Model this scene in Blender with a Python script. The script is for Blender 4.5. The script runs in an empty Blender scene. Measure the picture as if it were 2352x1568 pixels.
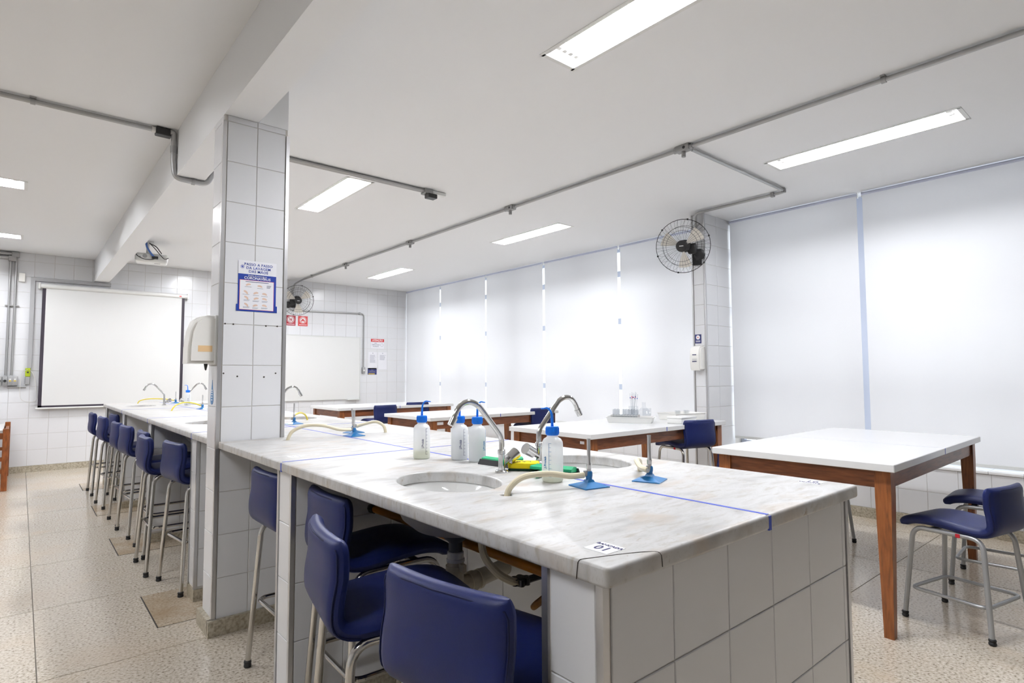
import bpy, bmesh, math, random
from mathutils import Vector, Matrix, Euler
random.seed(7)
PI = math.pi
SC = bpy.context.scene
COL = SC.collection

# ------------------------------------------------------------------ camera, sky, exposure
CAM_H = 1.24
def make_camera():
    f, yaw, pitch, roll = 1325.477, 0.704763, 0.0574135, -0.00383843
    fwd = Vector((math.sin(yaw)*math.cos(pitch), math.cos(yaw)*math.cos(pitch), math.sin(pitch)))
    r = Vector((math.cos(yaw), -math.sin(yaw), 0)); u = r.cross(fwd)
    r2 = r*math.cos(roll) + u*math.sin(roll); u2 = u*math.cos(roll) - r*math.sin(roll)
    cam = bpy.data.cameras.new('camera'); ob = bpy.data.objects.new('camera', cam); COL.objects.link(ob)
    m = Matrix((r2, u2, -fwd)).transposed().to_4x4(); m.translation = (0, 0, CAM_H)
    ob.matrix_world = m
    cam.sensor_width = 36; cam.sensor_fit = 'HORIZONTAL'; cam.lens = f*36/2352; cam.clip_start = 0.02
    SC.camera = ob
make_camera()
SKY = 1.7          # brightness of the overcast sky outside the windows
TUBE = 88.0        # brightness of the fluorescent tubes
EXPOSURE = 0.78
w = bpy.data.worlds.new('sky'); SC.world = w; w.use_nodes = True
bg = w.node_tree.nodes['Background']; bg.inputs[0].default_value = (0.915, 0.945, 1.0, 1); bg.inputs[1].default_value = SKY
vs = SC.view_settings
vs.view_transform = 'Standard'; vs.look = 'None'; vs.gamma = 1; vs.use_curve_mapping = False; vs.exposure = EXPOSURE
cy = SC.cycles
cy.use_light_tree = False; cy.adaptive_threshold = 0.08
cy.max_bounces = 5; cy.diffuse_bounces = 3; cy.glossy_bounces = 3; cy.transmission_bounces = 4; cy.transparent_max_bounces = 24
cy.caustics_reflective = False; cy.caustics_refractive = False; cy.sample_clamp_indirect = 8

# ------------------------------------------------------------------ materials
M = {}
def mat(name, col, rough=0.5, metal=0.0, emit=0.0, trans=0.0, spec=None, coat=0.0, bump=None, alpha=None):
    m = bpy.data.materials.new(name); m.use_nodes = True
    b = m.node_tree.nodes['Principled BSDF']
    b.inputs['Base Color'].default_value = (*col, 1); b.inputs['Roughness'].default_value = rough; b.inputs['Metallic'].default_value = metal
    if emit: b.inputs['Emission Color'].default_value = (*col, 1); b.inputs['Emission Strength'].default_value = emit
    if trans: b.inputs['Transmission Weight'].default_value = trans
    if coat: b.inputs['Coat Weight'].default_value = coat
    if spec is not None: b.inputs['Specular IOR Level'].default_value = spec
    if bump:
        nt = m.node_tree; n = nt.nodes.new('ShaderNodeTexNoise'); n.inputs['Scale'].default_value = bump[0]; n.inputs['Detail'].default_value = 3
        tc = nt.nodes.new('ShaderNodeNewGeometry'); nt.links.new(tc.outputs['Position'], n.inputs['Vector'])
        bp = nt.nodes.new('ShaderNodeBump'); bp.inputs['Strength'].default_value = bump[1]; bp.inputs['Distance'].default_value = 0.002
        nt.links.new(n.outputs[0], bp.inputs['Height']); nt.links.new(bp.outputs[0], b.inputs['Normal'])
    M[name] = m
    return m
def srgb(r, g, b):
    f = lambda c: (c/12.92 if c <= 0.04045 else ((c+0.055)/1.055)**2.4)
    return (f(r/255), f(g/255), f(b/255))
def noise_mix(name, stops, scale, rough=0.5, stretch=(1, 1, 1), detail=6, dist=0.0, rot=0.0, second=None, bump=0.0, metal=0.0):
    """colour ramp over noise in world space; second = (scale, colour, lo, hi, stretch) lays stains over it"""
    m = bpy.data.materials.new(name); m.use_nodes = True; nt = m.node_tree; b = nt.nodes['Principled BSDF']
    b.inputs['Roughness'].default_value = rough; b.inputs['Metallic'].default_value = metal
    g = nt.nodes.new('ShaderNodeNewGeometry')
    def noise(scale, stretch, detail, rot=0.0):
        mp = nt.nodes.new('ShaderNodeMapping'); mp.inputs['Scale'].default_value = stretch; mp.inputs['Rotation'].default_value = (0, 0, rot)
        nt.links.new(g.outputs['Position'], mp.inputs['Vector'])
        n = nt.nodes.new('ShaderNodeTexNoise'); n.inputs['Scale'].default_value = scale; n.inputs['Detail'].default_value = detail
        n.inputs['Distortion'].default_value = dist; nt.links.new(mp.outputs[0], n.inputs['Vector'])
        return n
    n = noise(scale, stretch, detail, rot)
    r = nt.nodes.new('ShaderNodeValToRGB'); nt.links.new(n.outputs[0], r.inputs[0])
    e = r.color_ramp.elements
    while len(e) < len(stops): e.new(0.5)
    for el, (p, c) in zip(e, stops): el.position = p; el.color = (*c, 1)
    out = r.outputs[0]
    for sec in (second or []):
        sc_, c, lo, hi, st = sec
        n2 = noise(sc_, st, 5, rot)
        r2 = nt.nodes.new('ShaderNodeMapRange'); r2.inputs[1].default_value = lo; r2.inputs[2].default_value = hi; r2.clamp = True
        nt.links.new(n2.outputs[0], r2.inputs[0])
        mx = nt.nodes.new('ShaderNodeMixRGB'); mx.inputs[2].default_value = (*c, 1)
        nt.links.new(r2.outputs[0], mx.inputs[0]); nt.links.new(out, mx.inputs[1]); out = mx.outputs[0]
    nt.links.new(out, b.inputs['Base Color'])
    if bump:
        bp = nt.nodes.new('ShaderNodeBump'); bp.inputs['Strength'].default_value = bump; bp.inputs['Distance'].default_value = 0.003
        nt.links.new(n.outputs[0], bp.inputs['Height']); nt.links.new(bp.outputs[0], b.inputs['Normal'])
    M[name] = m
    return m

mat('dim_bounce_grey', (0.50, 0.50, 0.50), 0.8)  # mid grey chosen to weaken bounce light off the unseen rear wall
mat('plaster', (0.885, 0.89, 0.90), 0.85, bump=(40, 0.03))
mat('tile', (0.775, 0.78, 0.80), 0.22, bump=(6, 0.05))
mat('grout', srgb(216, 211, 205), 0.9, bump=(120, 0.2))
mat('alu', (0.62, 0.62, 0.63), 0.32, 0.9)
mat('chrome', (0.60, 0.60, 0.60), 0.09, 1.0)
mat('steel_tube', (0.57, 0.555, 0.53), 0.14, 1.0)
mat('grey_paint', (0.42, 0.43, 0.44), 0.38, 0.55)
mat('rubber', (0.012, 0.012, 0.013), 0.6)
mat('vinyl', srgb(20, 31, 82), 0.45, spec=0.3, bump=(420, 0.12))
mat('vinyl_seam', srgb(15, 23, 62), 0.55, spec=0.2)
mat('galv', (0.42, 0.42, 0.42), 0.42, 0.75, bump=(90, 0.15))
mat('conduit_box', (0.36, 0.36, 0.36), 0.5, 0.5)
mat('black_plastic', (0.018, 0.018, 0.02), 0.35)
mat('laminate', (0.74, 0.74, 0.74), 0.22)
mat('laminate_edge', (0.70, 0.71, 0.69), 0.4)
mat('ceramic', (0.86, 0.86, 0.85), 0.08)
mat('bowl_under', (0.33, 0.32, 0.31), 0.7)
mat('tape', srgb(52, 78, 190), 0.45)
mat('pale_tape', srgb(186, 190, 205), 0.4)
mat('paper', (0.82, 0.82, 0.86), 0.6)
mat('ink', srgb(45, 45, 95), 0.7)
mat('grey_ink', srgb(150, 150, 165), 0.7)
mat('skin_ink', srgb(220, 190, 172), 0.7)
mat('poster_blue', srgb(4, 52, 152), 0.4)
mat('poster_red', srgb(214, 60, 60), 0.5)
mat('sign_red', srgb(206, 58, 58), 0.4)
mat('sign_dark_red', srgb(158, 30, 48), 0.4)
mat('sign_navy', srgb(48, 54, 112), 0.4)
mat('sign_yellow', srgb(232, 200, 70), 0.5)
mat('white_print', (0.85, 0.85, 0.85), 0.6)
mat('cap_blue', srgb(6, 124, 238), 0.35)
mat('burner_blue', srgb(28, 112, 172), 0.3)
mat('burner_tube', (0.55, 0.55, 0.55), 0.38, 0.8)
mat('hose', srgb(222, 212, 184), 0.35)
mat('hose_yellow', srgb(226, 206, 70), 0.35)
mat('gas_pipe', srgb(176, 112, 14), 0.45)
mat('brown_hose', srgb(150, 100, 30), 0.45)
mat('pvc', srgb(214, 206, 186), 0.4)
mat('pvc_grey', srgb(92, 94, 96), 0.5)
mat('sponge_yellow', srgb(232, 208, 20), 0.95, bump=(300, 0.5))
mat('scour', srgb(22, 58, 40), 0.95, bump=(400, 0.6))
mat('squeegee_green', srgb(30, 172, 118), 0.45)
mat('blade_black', (0.02, 0.02, 0.022), 0.7)
mat('white_plastic', (0.80, 0.80, 0.78), 0.3)
mat('cream_plastic', srgb(242, 240, 235), 0.3)
mat('orange_soap', srgb(236, 200, 150), 0.5)
mat('screen_white', (0.74, 0.74, 0.73), 0.7)
mat('screen_black', (0.03, 0.022, 0.035), 0.6)
mat('board_white', (0.78, 0.78, 0.77), 0.18)
mat('trunking', (0.40, 0.40, 0.41), 0.5, 0.3)
mat('outlet_green', srgb(160, 178, 20), 0.5)
mat('cable', (0.05, 0.045, 0.045), 0.5)
mat('cable_white', (0.7, 0.68, 0.65), 0.5)
mat('cable_blue', srgb(90, 130, 205), 0.5)
mat('fan_wire', (0.03, 0.03, 0.032), 0.35, 0.4)
mat('fan_blade', srgb(238, 232, 222), 0.4)
mat('red_tag', srgb(190, 20, 40), 0.5)
mat('wall_red', srgb(200, 30, 36), 0.4)
mat('troffer', (0.88, 0.88, 0.88), 0.3)
mat('frame_alu', (0.50, 0.53, 0.62), 0.4, 0.3)  # lighter bluish tint puts the daylight on the frames into the colour
mat('roller_tube', (0.66, 0.70, 0.86), 0.4)
mat('tube_light', (0.95, 0.965, 1.0), 0.5, emit=TUBE)
mat('sill', (0.84, 0.84, 0.84), 0.4)
mat('hole_dark', (0.05, 0.042, 0.035), 0.9)
noise_mix('marble', [(0.32, srgb(166, 164, 162)), (0.45, srgb(190, 189, 187)), (0.56, srgb(198, 197, 196)), (0.70, srgb(180, 177, 173))], 4.5, 0.34,
          stretch=(1.3, 3.6, 1.0), detail=10, dist=0.35, rot=0.16,
          second=[(20, srgb(160, 150, 134), 0.56, 0.80, (0.7, 2.6, 1)), (6, srgb(184, 168, 150), 0.56, 0.82, (1, 1.8, 1)), (90, srgb(170, 167, 163), 0.55, 0.85, (1, 2, 1)), (38, srgb(146, 126, 100), 0.66, 0.80, (0.8, 2.4, 1))])
noise_mix('terrazzo', [(0.30, srgb(118, 106, 92)), (0.40, srgb(186, 174, 156)), (0.52, srgb(208, 197, 181)), (0.68, srgb(224, 216, 204))], 85, 0.18, detail=4,
          second=[(0.9, srgb(204, 184, 160), 0.50, 0.82, (1, 1, 1)), (150, srgb(120, 112, 106), 0.66, 0.72, (1, 1, 1)), (2.6, srgb(208, 188, 162), 0.58, 0.85, (1, 1, 1))])
noise_mix('terrazzo_dirty', [(0.30, srgb(124, 108, 90)), (0.42, srgb(182, 166, 144)), (0.6, srgb(202, 187, 166)), (0.75, srgb(214, 202, 184))], 85, 0.25, detail=4,
          second=[(4, srgb(166, 142, 112), 0.45, 0.78, (1, 1, 1))])
noise_mix('baseboard', [(0.3, srgb(140, 131, 113)), (0.5, srgb(178, 169, 150)), (0.7, srgb(196, 190, 174))], 70, 0.5, detail=4,
          second=[(3, srgb(158, 144, 116), 0.5, 0.8, (1, 1, 1))])
noise_mix('wood', [(0.32, srgb(108, 60, 28)), (0.5, srgb(136, 79, 38)), (0.68, srgb(152, 92, 48))], 9, 0.38, stretch=(9, 9, 1), detail=6, dist=0.4)
noise_mix('wood_rail', [(0.30, srgb(94, 52, 30)), (0.5, srgb(122, 70, 40)), (0.7, srgb(138, 84, 50))], 9, 0.38, stretch=(1, 1, 9), detail=6, dist=0.4)
noise_mix('wood_orange', [(0.32, srgb(112, 58, 24)), (0.5, srgb(136, 74, 32)), (0.68, srgb(152, 86, 40))], 14, 0.35, stretch=(4, 4, 1), detail=5)
def special(name, build):
    m = bpy.data.materials.new(name); m.use_nodes = True; nt = m.node_tree
    nt.nodes.remove(nt.nodes['Principled BSDF']); out = nt.nodes['Material Output']; build(nt, out); M[name] = m
def _glass(tint, gl):
    def f(nt, out):
        t = nt.nodes.new('ShaderNodeBsdfTransparent'); t.inputs[0].default_value = (*tint, 1)
        g = nt.nodes.new('ShaderNodeBsdfGlossy'); g.inputs['Roughness'].default_value = 0.03
        lw = nt.nodes.new('ShaderNodeLayerWeight'); lw.inputs[0].default_value = 0.5
        pw = nt.nodes.new('ShaderNodeMath'); pw.operation = 'POWER'; pw.inputs[1].default_value = 3.0; nt.links.new(lw.outputs['Facing'], pw.inputs[0])
        fr = nt.nodes.new('ShaderNodeMath'); fr.operation = 'MULTIPLY_ADD'; fr.inputs[1].default_value = gl; fr.inputs[2].default_value = 0.04; nt.links.new(pw.outputs[0], fr.inputs[0])
        x = nt.nodes.new('ShaderNodeMixShader'); nt.links.new(fr.outputs[0], x.inputs[0]); nt.links.new(t.outputs[0], x.inputs[1]); nt.links.new(g.outputs[0], x.inputs[2])
        nt.links.new(x.outputs[0], out.inputs[0])
    return f
special('window_glass', _glass((0.95, 0.97, 0.97), 0.3))
special('lab_glass', _glass((0.92, 0.93, 0.94), 0.5))
def _translucent(col, ft, gloss=0.0, transp=0.0):
    def f(nt, out):
        d = nt.nodes.new('ShaderNodeBsdfDiffuse'); d.inputs[0].default_value = (*col, 1)
        t = nt.nodes.new('ShaderNodeBsdfTranslucent'); t.inputs[0].default_value = (*col, 1)
        x = nt.nodes.new('ShaderNodeMixShader'); x.inputs[0].default_value = ft
        nt.links.new(d.outputs[0], x.inputs[1]); nt.links.new(t.outputs[0], x.inputs[2]); o = x.outputs[0]
        if transp:
            p = nt.nodes.new('ShaderNodeBsdfTransparent'); x3 = nt.nodes.new('ShaderNodeMixShader'); x3.inputs[0].default_value = transp
            nt.links.new(o, x3.inputs[1]); nt.links.new(p.outputs[0], x3.inputs[2]); o = x3.outputs[0]
        if gloss:
            g = nt.nodes.new('ShaderNodeBsdfGlossy'); g.inputs['Roughness'].default_value = 0.15
            x2 = nt.nodes.new('ShaderNodeMixShader'); x2.inputs[0].default_value = gloss
            nt.links.new(o, x2.inputs[1]); nt.links.new(g.outputs[0], x2.inputs[2]); o = x2.outputs[0]
        nt.links.new(o, out.inputs[0])
    return f
special('blind_fabric', _translucent((0.905, 0.902, 0.912), 0.42))
special('bottle_plastic', _translucent((0.95, 0.96, 0.96), 0.5, 0.05, 0.30))
special('liquid', _translucent(srgb(236, 240, 200), 0.5, 0.05, 0.4))
special('liquid_clear', _translucent(srgb(238, 243, 245), 0.5, 0.05, 0.5))
special('frosted', _translucent((0.86, 0.86, 0.85), 0.45, 0.05, 0.12))

# ------------------------------------------------------------------ mesh helpers
class MB:
    def __init__(s): s.v = []; s.f = []
    def add(s, vs, fs):
        o = len(s.v); s.v += [Vector(v) for v in vs]; s.f += [tuple(i+o for i in f) for f in fs]; return s
    def box(s, a, b):
        (x0, y0, z0), (x1, y1, z1) = a, b
        return s.add([(x0,y0,z0),(x1,y0,z0),(x1,y1,z0),(x0,y1,z0),(x0,y0,z1),(x1,y0,z1),(x1,y1,z1),(x0,y1,z1)],
                     [(3,2,1,0),(4,5,6,7),(0,1,5,4),(1,2,6,5),(2,3,7,6),(3,0,4,7)])
    def cbox(s, c, d): return s.box([c[i]-d[i]/2 for i in range(3)], [c[i]+d[i]/2 for i in range(3)])
    def rbox(s, a, b, r=0.004, seg=2):
        bm = bmesh.new(); bmesh.ops.create_cube(bm, size=1)
        for v in bm.verts: v.co = Vector([a[i] + (v.co[i]+0.5)*(b[i]-a[i]) for i in range(3)])
        bmesh.ops.bevel(bm, geom=bm.edges[:], offset=r, segments=seg, affect='EDGES', profile=0.5)
        return s.frombm(bm)
    def frombm(s, bm):
        bm.verts.index_update(); s.add([v.co.copy() for v in bm.verts], [[v.index for v in f.verts] for f in bm.faces]); bm.free(); return s
    def lathe(s, prof, seg=20, at=(0, 0, 0), cap=True):
        at = Vector(at); n = len(prof); vs = []
        for r, z in prof:
            for k in range(seg):
                a = 2*PI*k/seg; vs.append(at + Vector((r*math.cos(a), r*math.sin(a), z)))
        fs = [(i*seg+k, i*seg+(k+1) % seg, (i+1)*seg+(k+1) % seg, (i+1)*seg+k) for i in range(n-1) for k in range(seg)]
        if cap:
            if prof[0][0] > 1e-6: fs.append(tuple(reversed(range(seg))))
            if prof[-1][0] > 1e-6: fs.append(tuple(range((n-1)*seg, n*seg)))
        return s.add(vs, fs)
    def tube(s, path, r, seg=10, closed=False, radii=None):
        P = [Vector(p) for p in path]; n = len(P); vs = []
        T = []
        for i in range(n):
            if closed: t = P[(i+1) % n]-P[i-1]
            else: t = P[min(i+1, n-1)]-P[max(i-1, 0)]
            T.append(t.normalized())
        up = Vector((0, 0, 1)) if abs(T[0].z) < 0.9 else Vector((1, 0, 0))
        nrm = (up - T[0]*up.dot(T[0])).normalized()
        for i in range(n):
            nrm = (nrm - T[i]*nrm.dot(T[i])).normalized(); bi = T[i].cross(nrm)
            rr = radii[i] if radii else r
            for k in range(seg):
                a = 2*PI*k/seg; vs.append(P[i] + (nrm*math.cos(a)+bi*math.sin(a))*rr)
        m = n if closed else n-1
        fs = [(i*seg+k, i*seg+(k+1) % seg, ((i+1) % n)*seg+(k+1) % seg, ((i+1) % n)*seg+k) for i in range(m) for k in range(seg)]
        if not closed: fs += [tuple(reversed(range(seg))), tuple(range((n-1)*seg, n*seg))]
        return s.add(vs, fs)
    def cyl(s, p0, p1, r, seg=16, r1=None): return s.tube([p0, p1], r, seg, radii=[r, r if r1 is None else r1])
    def prism(s, poly, d0, d1, axis='z'):
        n = len(poly)
        def P(p, d): return {'z': (p[0], p[1], d), 'x': (d, p[0], p[1]), 'y': (p[0], d, p[1])}[axis]
        vs = [P(p, d0) for p in poly] + [P(p, d1) for p in poly]
        return s.add(vs, [tuple(reversed(range(n))), tuple(range(n, 2*n))] + [(i, (i+1) % n, n+(i+1) % n, n+i) for i in range(n)])
    def xf(s, m):
        s.v = [m @ v for v in s.v]; return s
    def mesh(s, name, material, smooth=35):
        me = bpy.data.meshes.new(name); me.from_pydata([tuple(v) for v in s.v], [], s.f); me.validate()
        bm = bmesh.new(); bm.from_mesh(me); bmesh.ops.recalc_face_normals(bm, faces=bm.faces[:]); bm.to_mesh(me); bm.free()
        if smooth: me.shade_smooth(); me.set_sharp_from_angle(angle=math.radians(smooth))
        me.materials.append(M[material]); return me
    def build(s, name, material, parent=None, smooth=35, loc=None, rot=None):
        return put(s.mesh(name, material, smooth), name, parent, loc, rot)
def put(me, name, parent=None, loc=None, rot=None):
    o = bpy.data.objects.new(name, me); COL.objects.link(o); o.parent = parent
    if loc: o.location = loc
    if rot: o.rotation_euler = rot
    return o
def empty(name, loc=(0, 0, 0), rz=0.0, rot=None):
    o = bpy.data.objects.new(name, None); COL.objects.link(o); o.location = loc; o.rotation_euler = rot or (0, 0, rz); o.empty_display_size = 0.1
    return o
def tag(o, label, cat, group=None, kind=None):
    if label: o['label'] = label
    if cat: o['category'] = cat
    if group: o['group'] = group
    if kind: o['kind'] = kind
    return o
def struct(o): o['kind'] = 'structure'; return o
def copy_tree(o, parent=None):
    c = o.copy(); COL.objects.link(c); c.parent = parent
    for ch in list(o.children): copy_tree(ch, c)
    return c
def crom(P, n=8, closed=False):
    P = [Vector(p) for p in P]; out = []; N = len(P)
    for i in range(N if closed else N-1):
        g = (lambda k: P[k % N]) if closed else (lambda k: P[max(0, min(N-1, k))])
        a, b, c, d = g(i-1), g(i), g(i+1), g(i+2)
        for k in range(n):
            t = k/n
            out.append(0.5*((2*b)+(c-a)*t+(2*a-5*b+4*c-d)*t*t+(3*b-a-3*c+d)*t**3))
    if not closed: out.append(P[-1])
    return out
def bend(P, r, n=6):
    """polyline with corners rounded by radius r"""
    P = [Vector(p) for p in P]; out = [P[0]]
    for i in range(1, len(P)-1):
        a = (P[i-1]-P[i]); b = (P[i+1]-P[i]); ra = min(r, a.length*0.49, b.length*0.49)
        A = P[i]+a.normalized()*ra; B = P[i]+b.normalized()*ra
        for k in range(n+1):
            t = k/n; out.append(A*(1-t)**2 + P[i]*2*t*(1-t) + B*t*t)
    out.append(P[-1]); return out
def text_(s, size, material, parent, loc, rot, name='lettering', align='CENTER', bold=0.0, space=1.0, depth=0.0003):
    cu = bpy.data.curves.new(name, 'FONT'); cu.body = s; cu.size = size; cu.align_x = align; cu.align_y = 'CENTER'
    cu.extrude = depth; cu.offset = bold; cu.space_character = space; cu.resolution_u = 3; cu.materials.append(M[material])
    o = bpy.data.objects.new(name, cu); COL.objects.link(o); o.parent = parent; o.location = loc; o.rotation_euler = rot
    return o
_tile_cache = {}
def tile_mesh(w, h, t, material='tile', gap=0.0026):
    key = (round(w, 3), round(h, 3), t, material)
    if key not in _tile_cache:
        a, b, c = (w-gap)/2, (h-gap)/2, 0.0016
        m = MB().add([(-a,0,-b),(a,0,-b),(a,0,b),(-a,0,b),(-a,-t+c,-b),(a,-t+c,-b),(a,-t+c,b),(-a,-t+c,b),(-a+c,-t,-b+c),(a-c,-t,-b+c),(a-c,-t,b-c),(-a+c,-t,b-c)],
                     [(0,1,5,4),(1,2,6,5),(2,3,7,6),(3,0,4,7),(4,5,9,8),(5,6,10,9),(6,7,11,10),(7,4,8,11),(8,9,10,11)])
        _tile_cache[key] = m.mesh('tile', material, 30)
    return _tile_cache[key]
def tiles(parent, origin, rz, us, vs_, t=0.0035, skip=None, stuff=None):
    """tiles on a vertical plane: u runs along local x turned by rz, tile faces look along local -y; stuff(u, v) True -> joined mesh"""
    R = Matrix.Rotation(rz, 4, 'Z'); O = Vector(origin); joined = MB()
    for i in range(len(us)-1):
        for j in range(len(vs_)-1):
            w_, h_ = us[i+1]-us[i], vs_[j+1]-vs_[j]
            if w_ < 0.012 or h_ < 0.012: continue
            u, v = (us[i]+us[i+1])/2, (vs_[j]+vs_[j+1])/2
            if skip and skip(u, v): continue
            me = tile_mesh(w_, h_, t); loc = O + (R @ Vector((u, 0, v)))
            if stuff and stuff(u, v):
                m4 = Matrix.Translation(loc) @ R
                joined.add([m4 @ x.co for x in me.vertices], [tuple(p.vertices) for p in me.polygons])
            else:
                o = put(me, 'tile', parent, loc); o.rotation_euler = (random.uniform(-1, 1)*0.002, 0, rz + random.uniform(-1, 1)*0.0025)
    if joined.v:
        o = joined.build('tile_field', 'tile', parent, 30); o['kind'] = 'stuff'
def breaks(lo, hi, at, pitch):
    k = math.ceil((lo-at)/pitch - 1e-6); out = [lo]
    while at+k*pitch < hi-1e-6:
        if at+k*pitch > lo+1e-6: out.append(at+k*pitch)
        k += 1
    return out+[hi]

def text(*a, **k):
    o = text_(*a, **k); cu = o.data
    me = bpy.data.meshes.new_from_object(o); n, par, l, ro = o.name, o.parent, o.location.copy(), o.rotation_euler.copy()
    bpy.data.objects.remove(o); bpy.data.curves.remove(cu)
    q = put(me, 'lettering', par, l, ro); return q

# ------------------------------------------------------------------ dimensions
XL, XR, YN, YF, ZC = -3.6, 5.60, -3.0, 9.85, 2.862
TP = 0.2055
LIGHTS_Y = [  # (x0, x1, y0, y1, tubes, label) fixtures running along y
    (1.965, 2.19, 0.86, 2.06, 4, 'long recessed ceiling light cut off by the top of the photo'),
    (4.32, 4.56, 0.85, 2.055, 2, 'long recessed ceiling light above the table closest to the camera'),
    (1.985, 2.21, 4.40, 5.565, 4, 'recessed ceiling light beside the tiled column, crossed by a thin conduit'),
    (4.345, 4.565, 4.33, 5.505, 2, 'recessed ceiling light between the conduit and the wall fan on the window pier'),
    (4.345, 4.565, 7.69, 8.85, 2, 'smallest recessed ceiling light, close to the blinds in the far corner'),
    (1.985, 2.21, 7.69, 8.85, 4, 'recessed ceiling light hidden behind the tiled column'),
]
LIGHTS_X = [
    (-1.60, -0.40, 0.60, 0.86, 2, 'unseen recessed ceiling light added over the aisle beside the camera'),  # unseen fixture, added to brighten the aisle floor and ceiling
    (-1.22, -0.02, 6.22, 6.50, 2, 'recessed ceiling light at the edge of the photo, near the horizontal conduit'),
    (-1.24, -0.04, 8.64, 8.89, 2, 'recessed ceiling light at the edge of the photo, just above the wall conduits'),
    (-1.60, -0.40, 3.80, 4.06, 2, 'unseen recessed ceiling light added beyond the aisle, level with the tiled column'),  # out of view, added and kept for the light it gives
]
COLX0, COLX1, COLY0, COLY1, BEAMZ = 0.737, 1.055, 3.09, 3.29, 2.556

# ------------------------------------------------------------------ floor
floor = struct(MB().box((XL, YN, -0.15), (XR, YF, -0.012)).build('floor', 'grout', smooth=0))
def slab(x0, x1, y0, y1, material='terrazzo', top=0.0, name='slab'):
    g = 0.0022
    return MB().box((x0+g, y0+g, -0.012), (x1-g, y1-g, top)).build(name, material, floor, 0)
def slab_zone(xs, ys):
    for i in range(len(xs)-1):
        for j in range(len(ys)-1): slab(xs[i], xs[i+1], ys[j], ys[j+1])
slab_zone(breaks(XL, 1.30, 0.093, 0.94), breaks(YN, YF, 3.092, 0.94))
slab_zone(breaks(1.30, XR, 3.43, 0.94), breaks(YN, YF, 1.31, 0.94))
for y0, y1 in ((3.36, 3.89), (4.87, 5.42), (6.36, 6.88), (7.86, 8.38)):
    MB().box((0.555, y0, -0.004), (0.555+0.006, y1, 0.0012)).box((0.555, y0, -0.004), (0.98, y0+0.0025, 0.0012)).build('cover_joint', 'hole_dark', floor, 0)
    MB().box((0.561, y0+0.0025, -0.004), (0.98, y1, 0.0018)).build('floor_cover', 'terrazzo_dirty', floor, 0)

# ------------------------------------------------------------------ ceiling with openings for the lights
holes = [(a, b, c, d) for a, b, c, d, *_ in LIGHTS_Y + LIGHTS_X]
def plate_with_holes(mb, x0, x1, y0, y1, holes, z0, z1):
    xs = sorted({x0, x1, *[h[0] for h in holes], *[h[1] for h in holes]}); ys = sorted({y0, y1, *[h[2] for h in holes], *[h[3] for h in holes]})
    for j in range(len(ys)-1):
        run = None
        for i in range(len(xs)-1):
            cx, cy_ = (xs[i]+xs[i+1])/2, (ys[j]+ys[j+1])/2
            hole = any(a < cx < b and c < cy_ < d for a, b, c, d in holes)
            if not hole: run = (run[0], xs[i+1]) if run else (xs[i], xs[i+1])
            if (hole or i == len(xs)-2) and run:
                mb.box((run[0], ys[j], z0), (run[1], ys[j+1], z1)); run = None
mb = MB(); plate_with_holes(mb, XL, XR+0.4, YN, YF, holes, ZC, ZC+0.16)
ceiling = struct(mb.build('ceiling', 'plaster', smooth=0))
beam = struct(MB().box((0.738, YN, BEAMZ), (0.902, YF, ZC+0.02)).build('beam', 'plaster', smooth=0))

# ------------------------------------------------------------------ walls
wall_back = struct(MB().box((XL, YF+0.0035, -0.1), (XR+0.4, YF+0.2, ZC+0.16)).build('wall_back', 'grout', smooth=0))
SCREEN = (0.19, 1.845, 0.84, 2.45); BOARD = (1.55, 4.715, 0.81, 1.925)
def far_stuff(u, v):
    if u < -0.32: return True
    if SCREEN[0]+0.08 < u < SCREEN[1]-0.08 and SCREEN[2]+0.1 < v < SCREEN[3]-0.1: return True
    if BOARD[0] < u < BOARD[1]-0.1 and BOARD[2]+0.1 < v < BOARD[3]-0.1: return True
    if 0.75 < u < 2.7 and v < 0.85: return True
    if 2.35 < u < 3.3: return True           # behind the column
    return v < 0.45 and u > 2.6
tiles(wall_back, (0, YF+0.0035, 0), 0, breaks(XL, 5.72, 0.095, 0.2072), breaks(0.081, ZC, 0.081, 0.2056), stuff=far_stuff)
struct(MB().box((XL, YF-0.012, 0), (XR, YF+0.01, 0.081)).build('baseboard_back', 'baseboard', smooth=0))
wall_left = struct(MB().box((XL-0.2, YN, -0.1), (XL, YF+0.2, ZC+0.16)).build('wall_left', 'plaster', smooth=0))
wall_front = struct(MB().box((XL, YN-0.2, -0.1), (XR+0.4, YN, ZC+0.16)).build('wall_front', 'dim_bounce_grey', smooth=0))
wall_right = struct(MB().box((XR+0.0035, YN, -0.1), (XR+0.32, YF+0.01, 0.475)).build('wall_right', 'grout', smooth=0))
tiles(wall_right, (XR+0.0035, 0, 0), -PI/2, breaks(-YF, -YN, -1.629, 0.205), [0.086, 0.285, 0.475], stuff=lambda u, v: -u < -0.2 or -u > 8.2)   # faces -x
struct(MB().box((XR-0.012, YN, 0), (XR+0.01, YF-0.012, 0.086)).build('baseboard_right', 'baseboard', smooth=0))
sill = MB()
sill_o = struct(empty('window_sill')); sill_o.name = 'trim_1'
ys = breaks(YN, YF, 1.03, 1.2)
for i in range(len(ys)-1): MB().rbox((XR-0.012, ys[i]+0.001, 0.475), (XR+0.32, ys[i+1]-0.001, 0.495), 0.003, 1).build('sill_slab', 'sill', sill_o)

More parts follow.
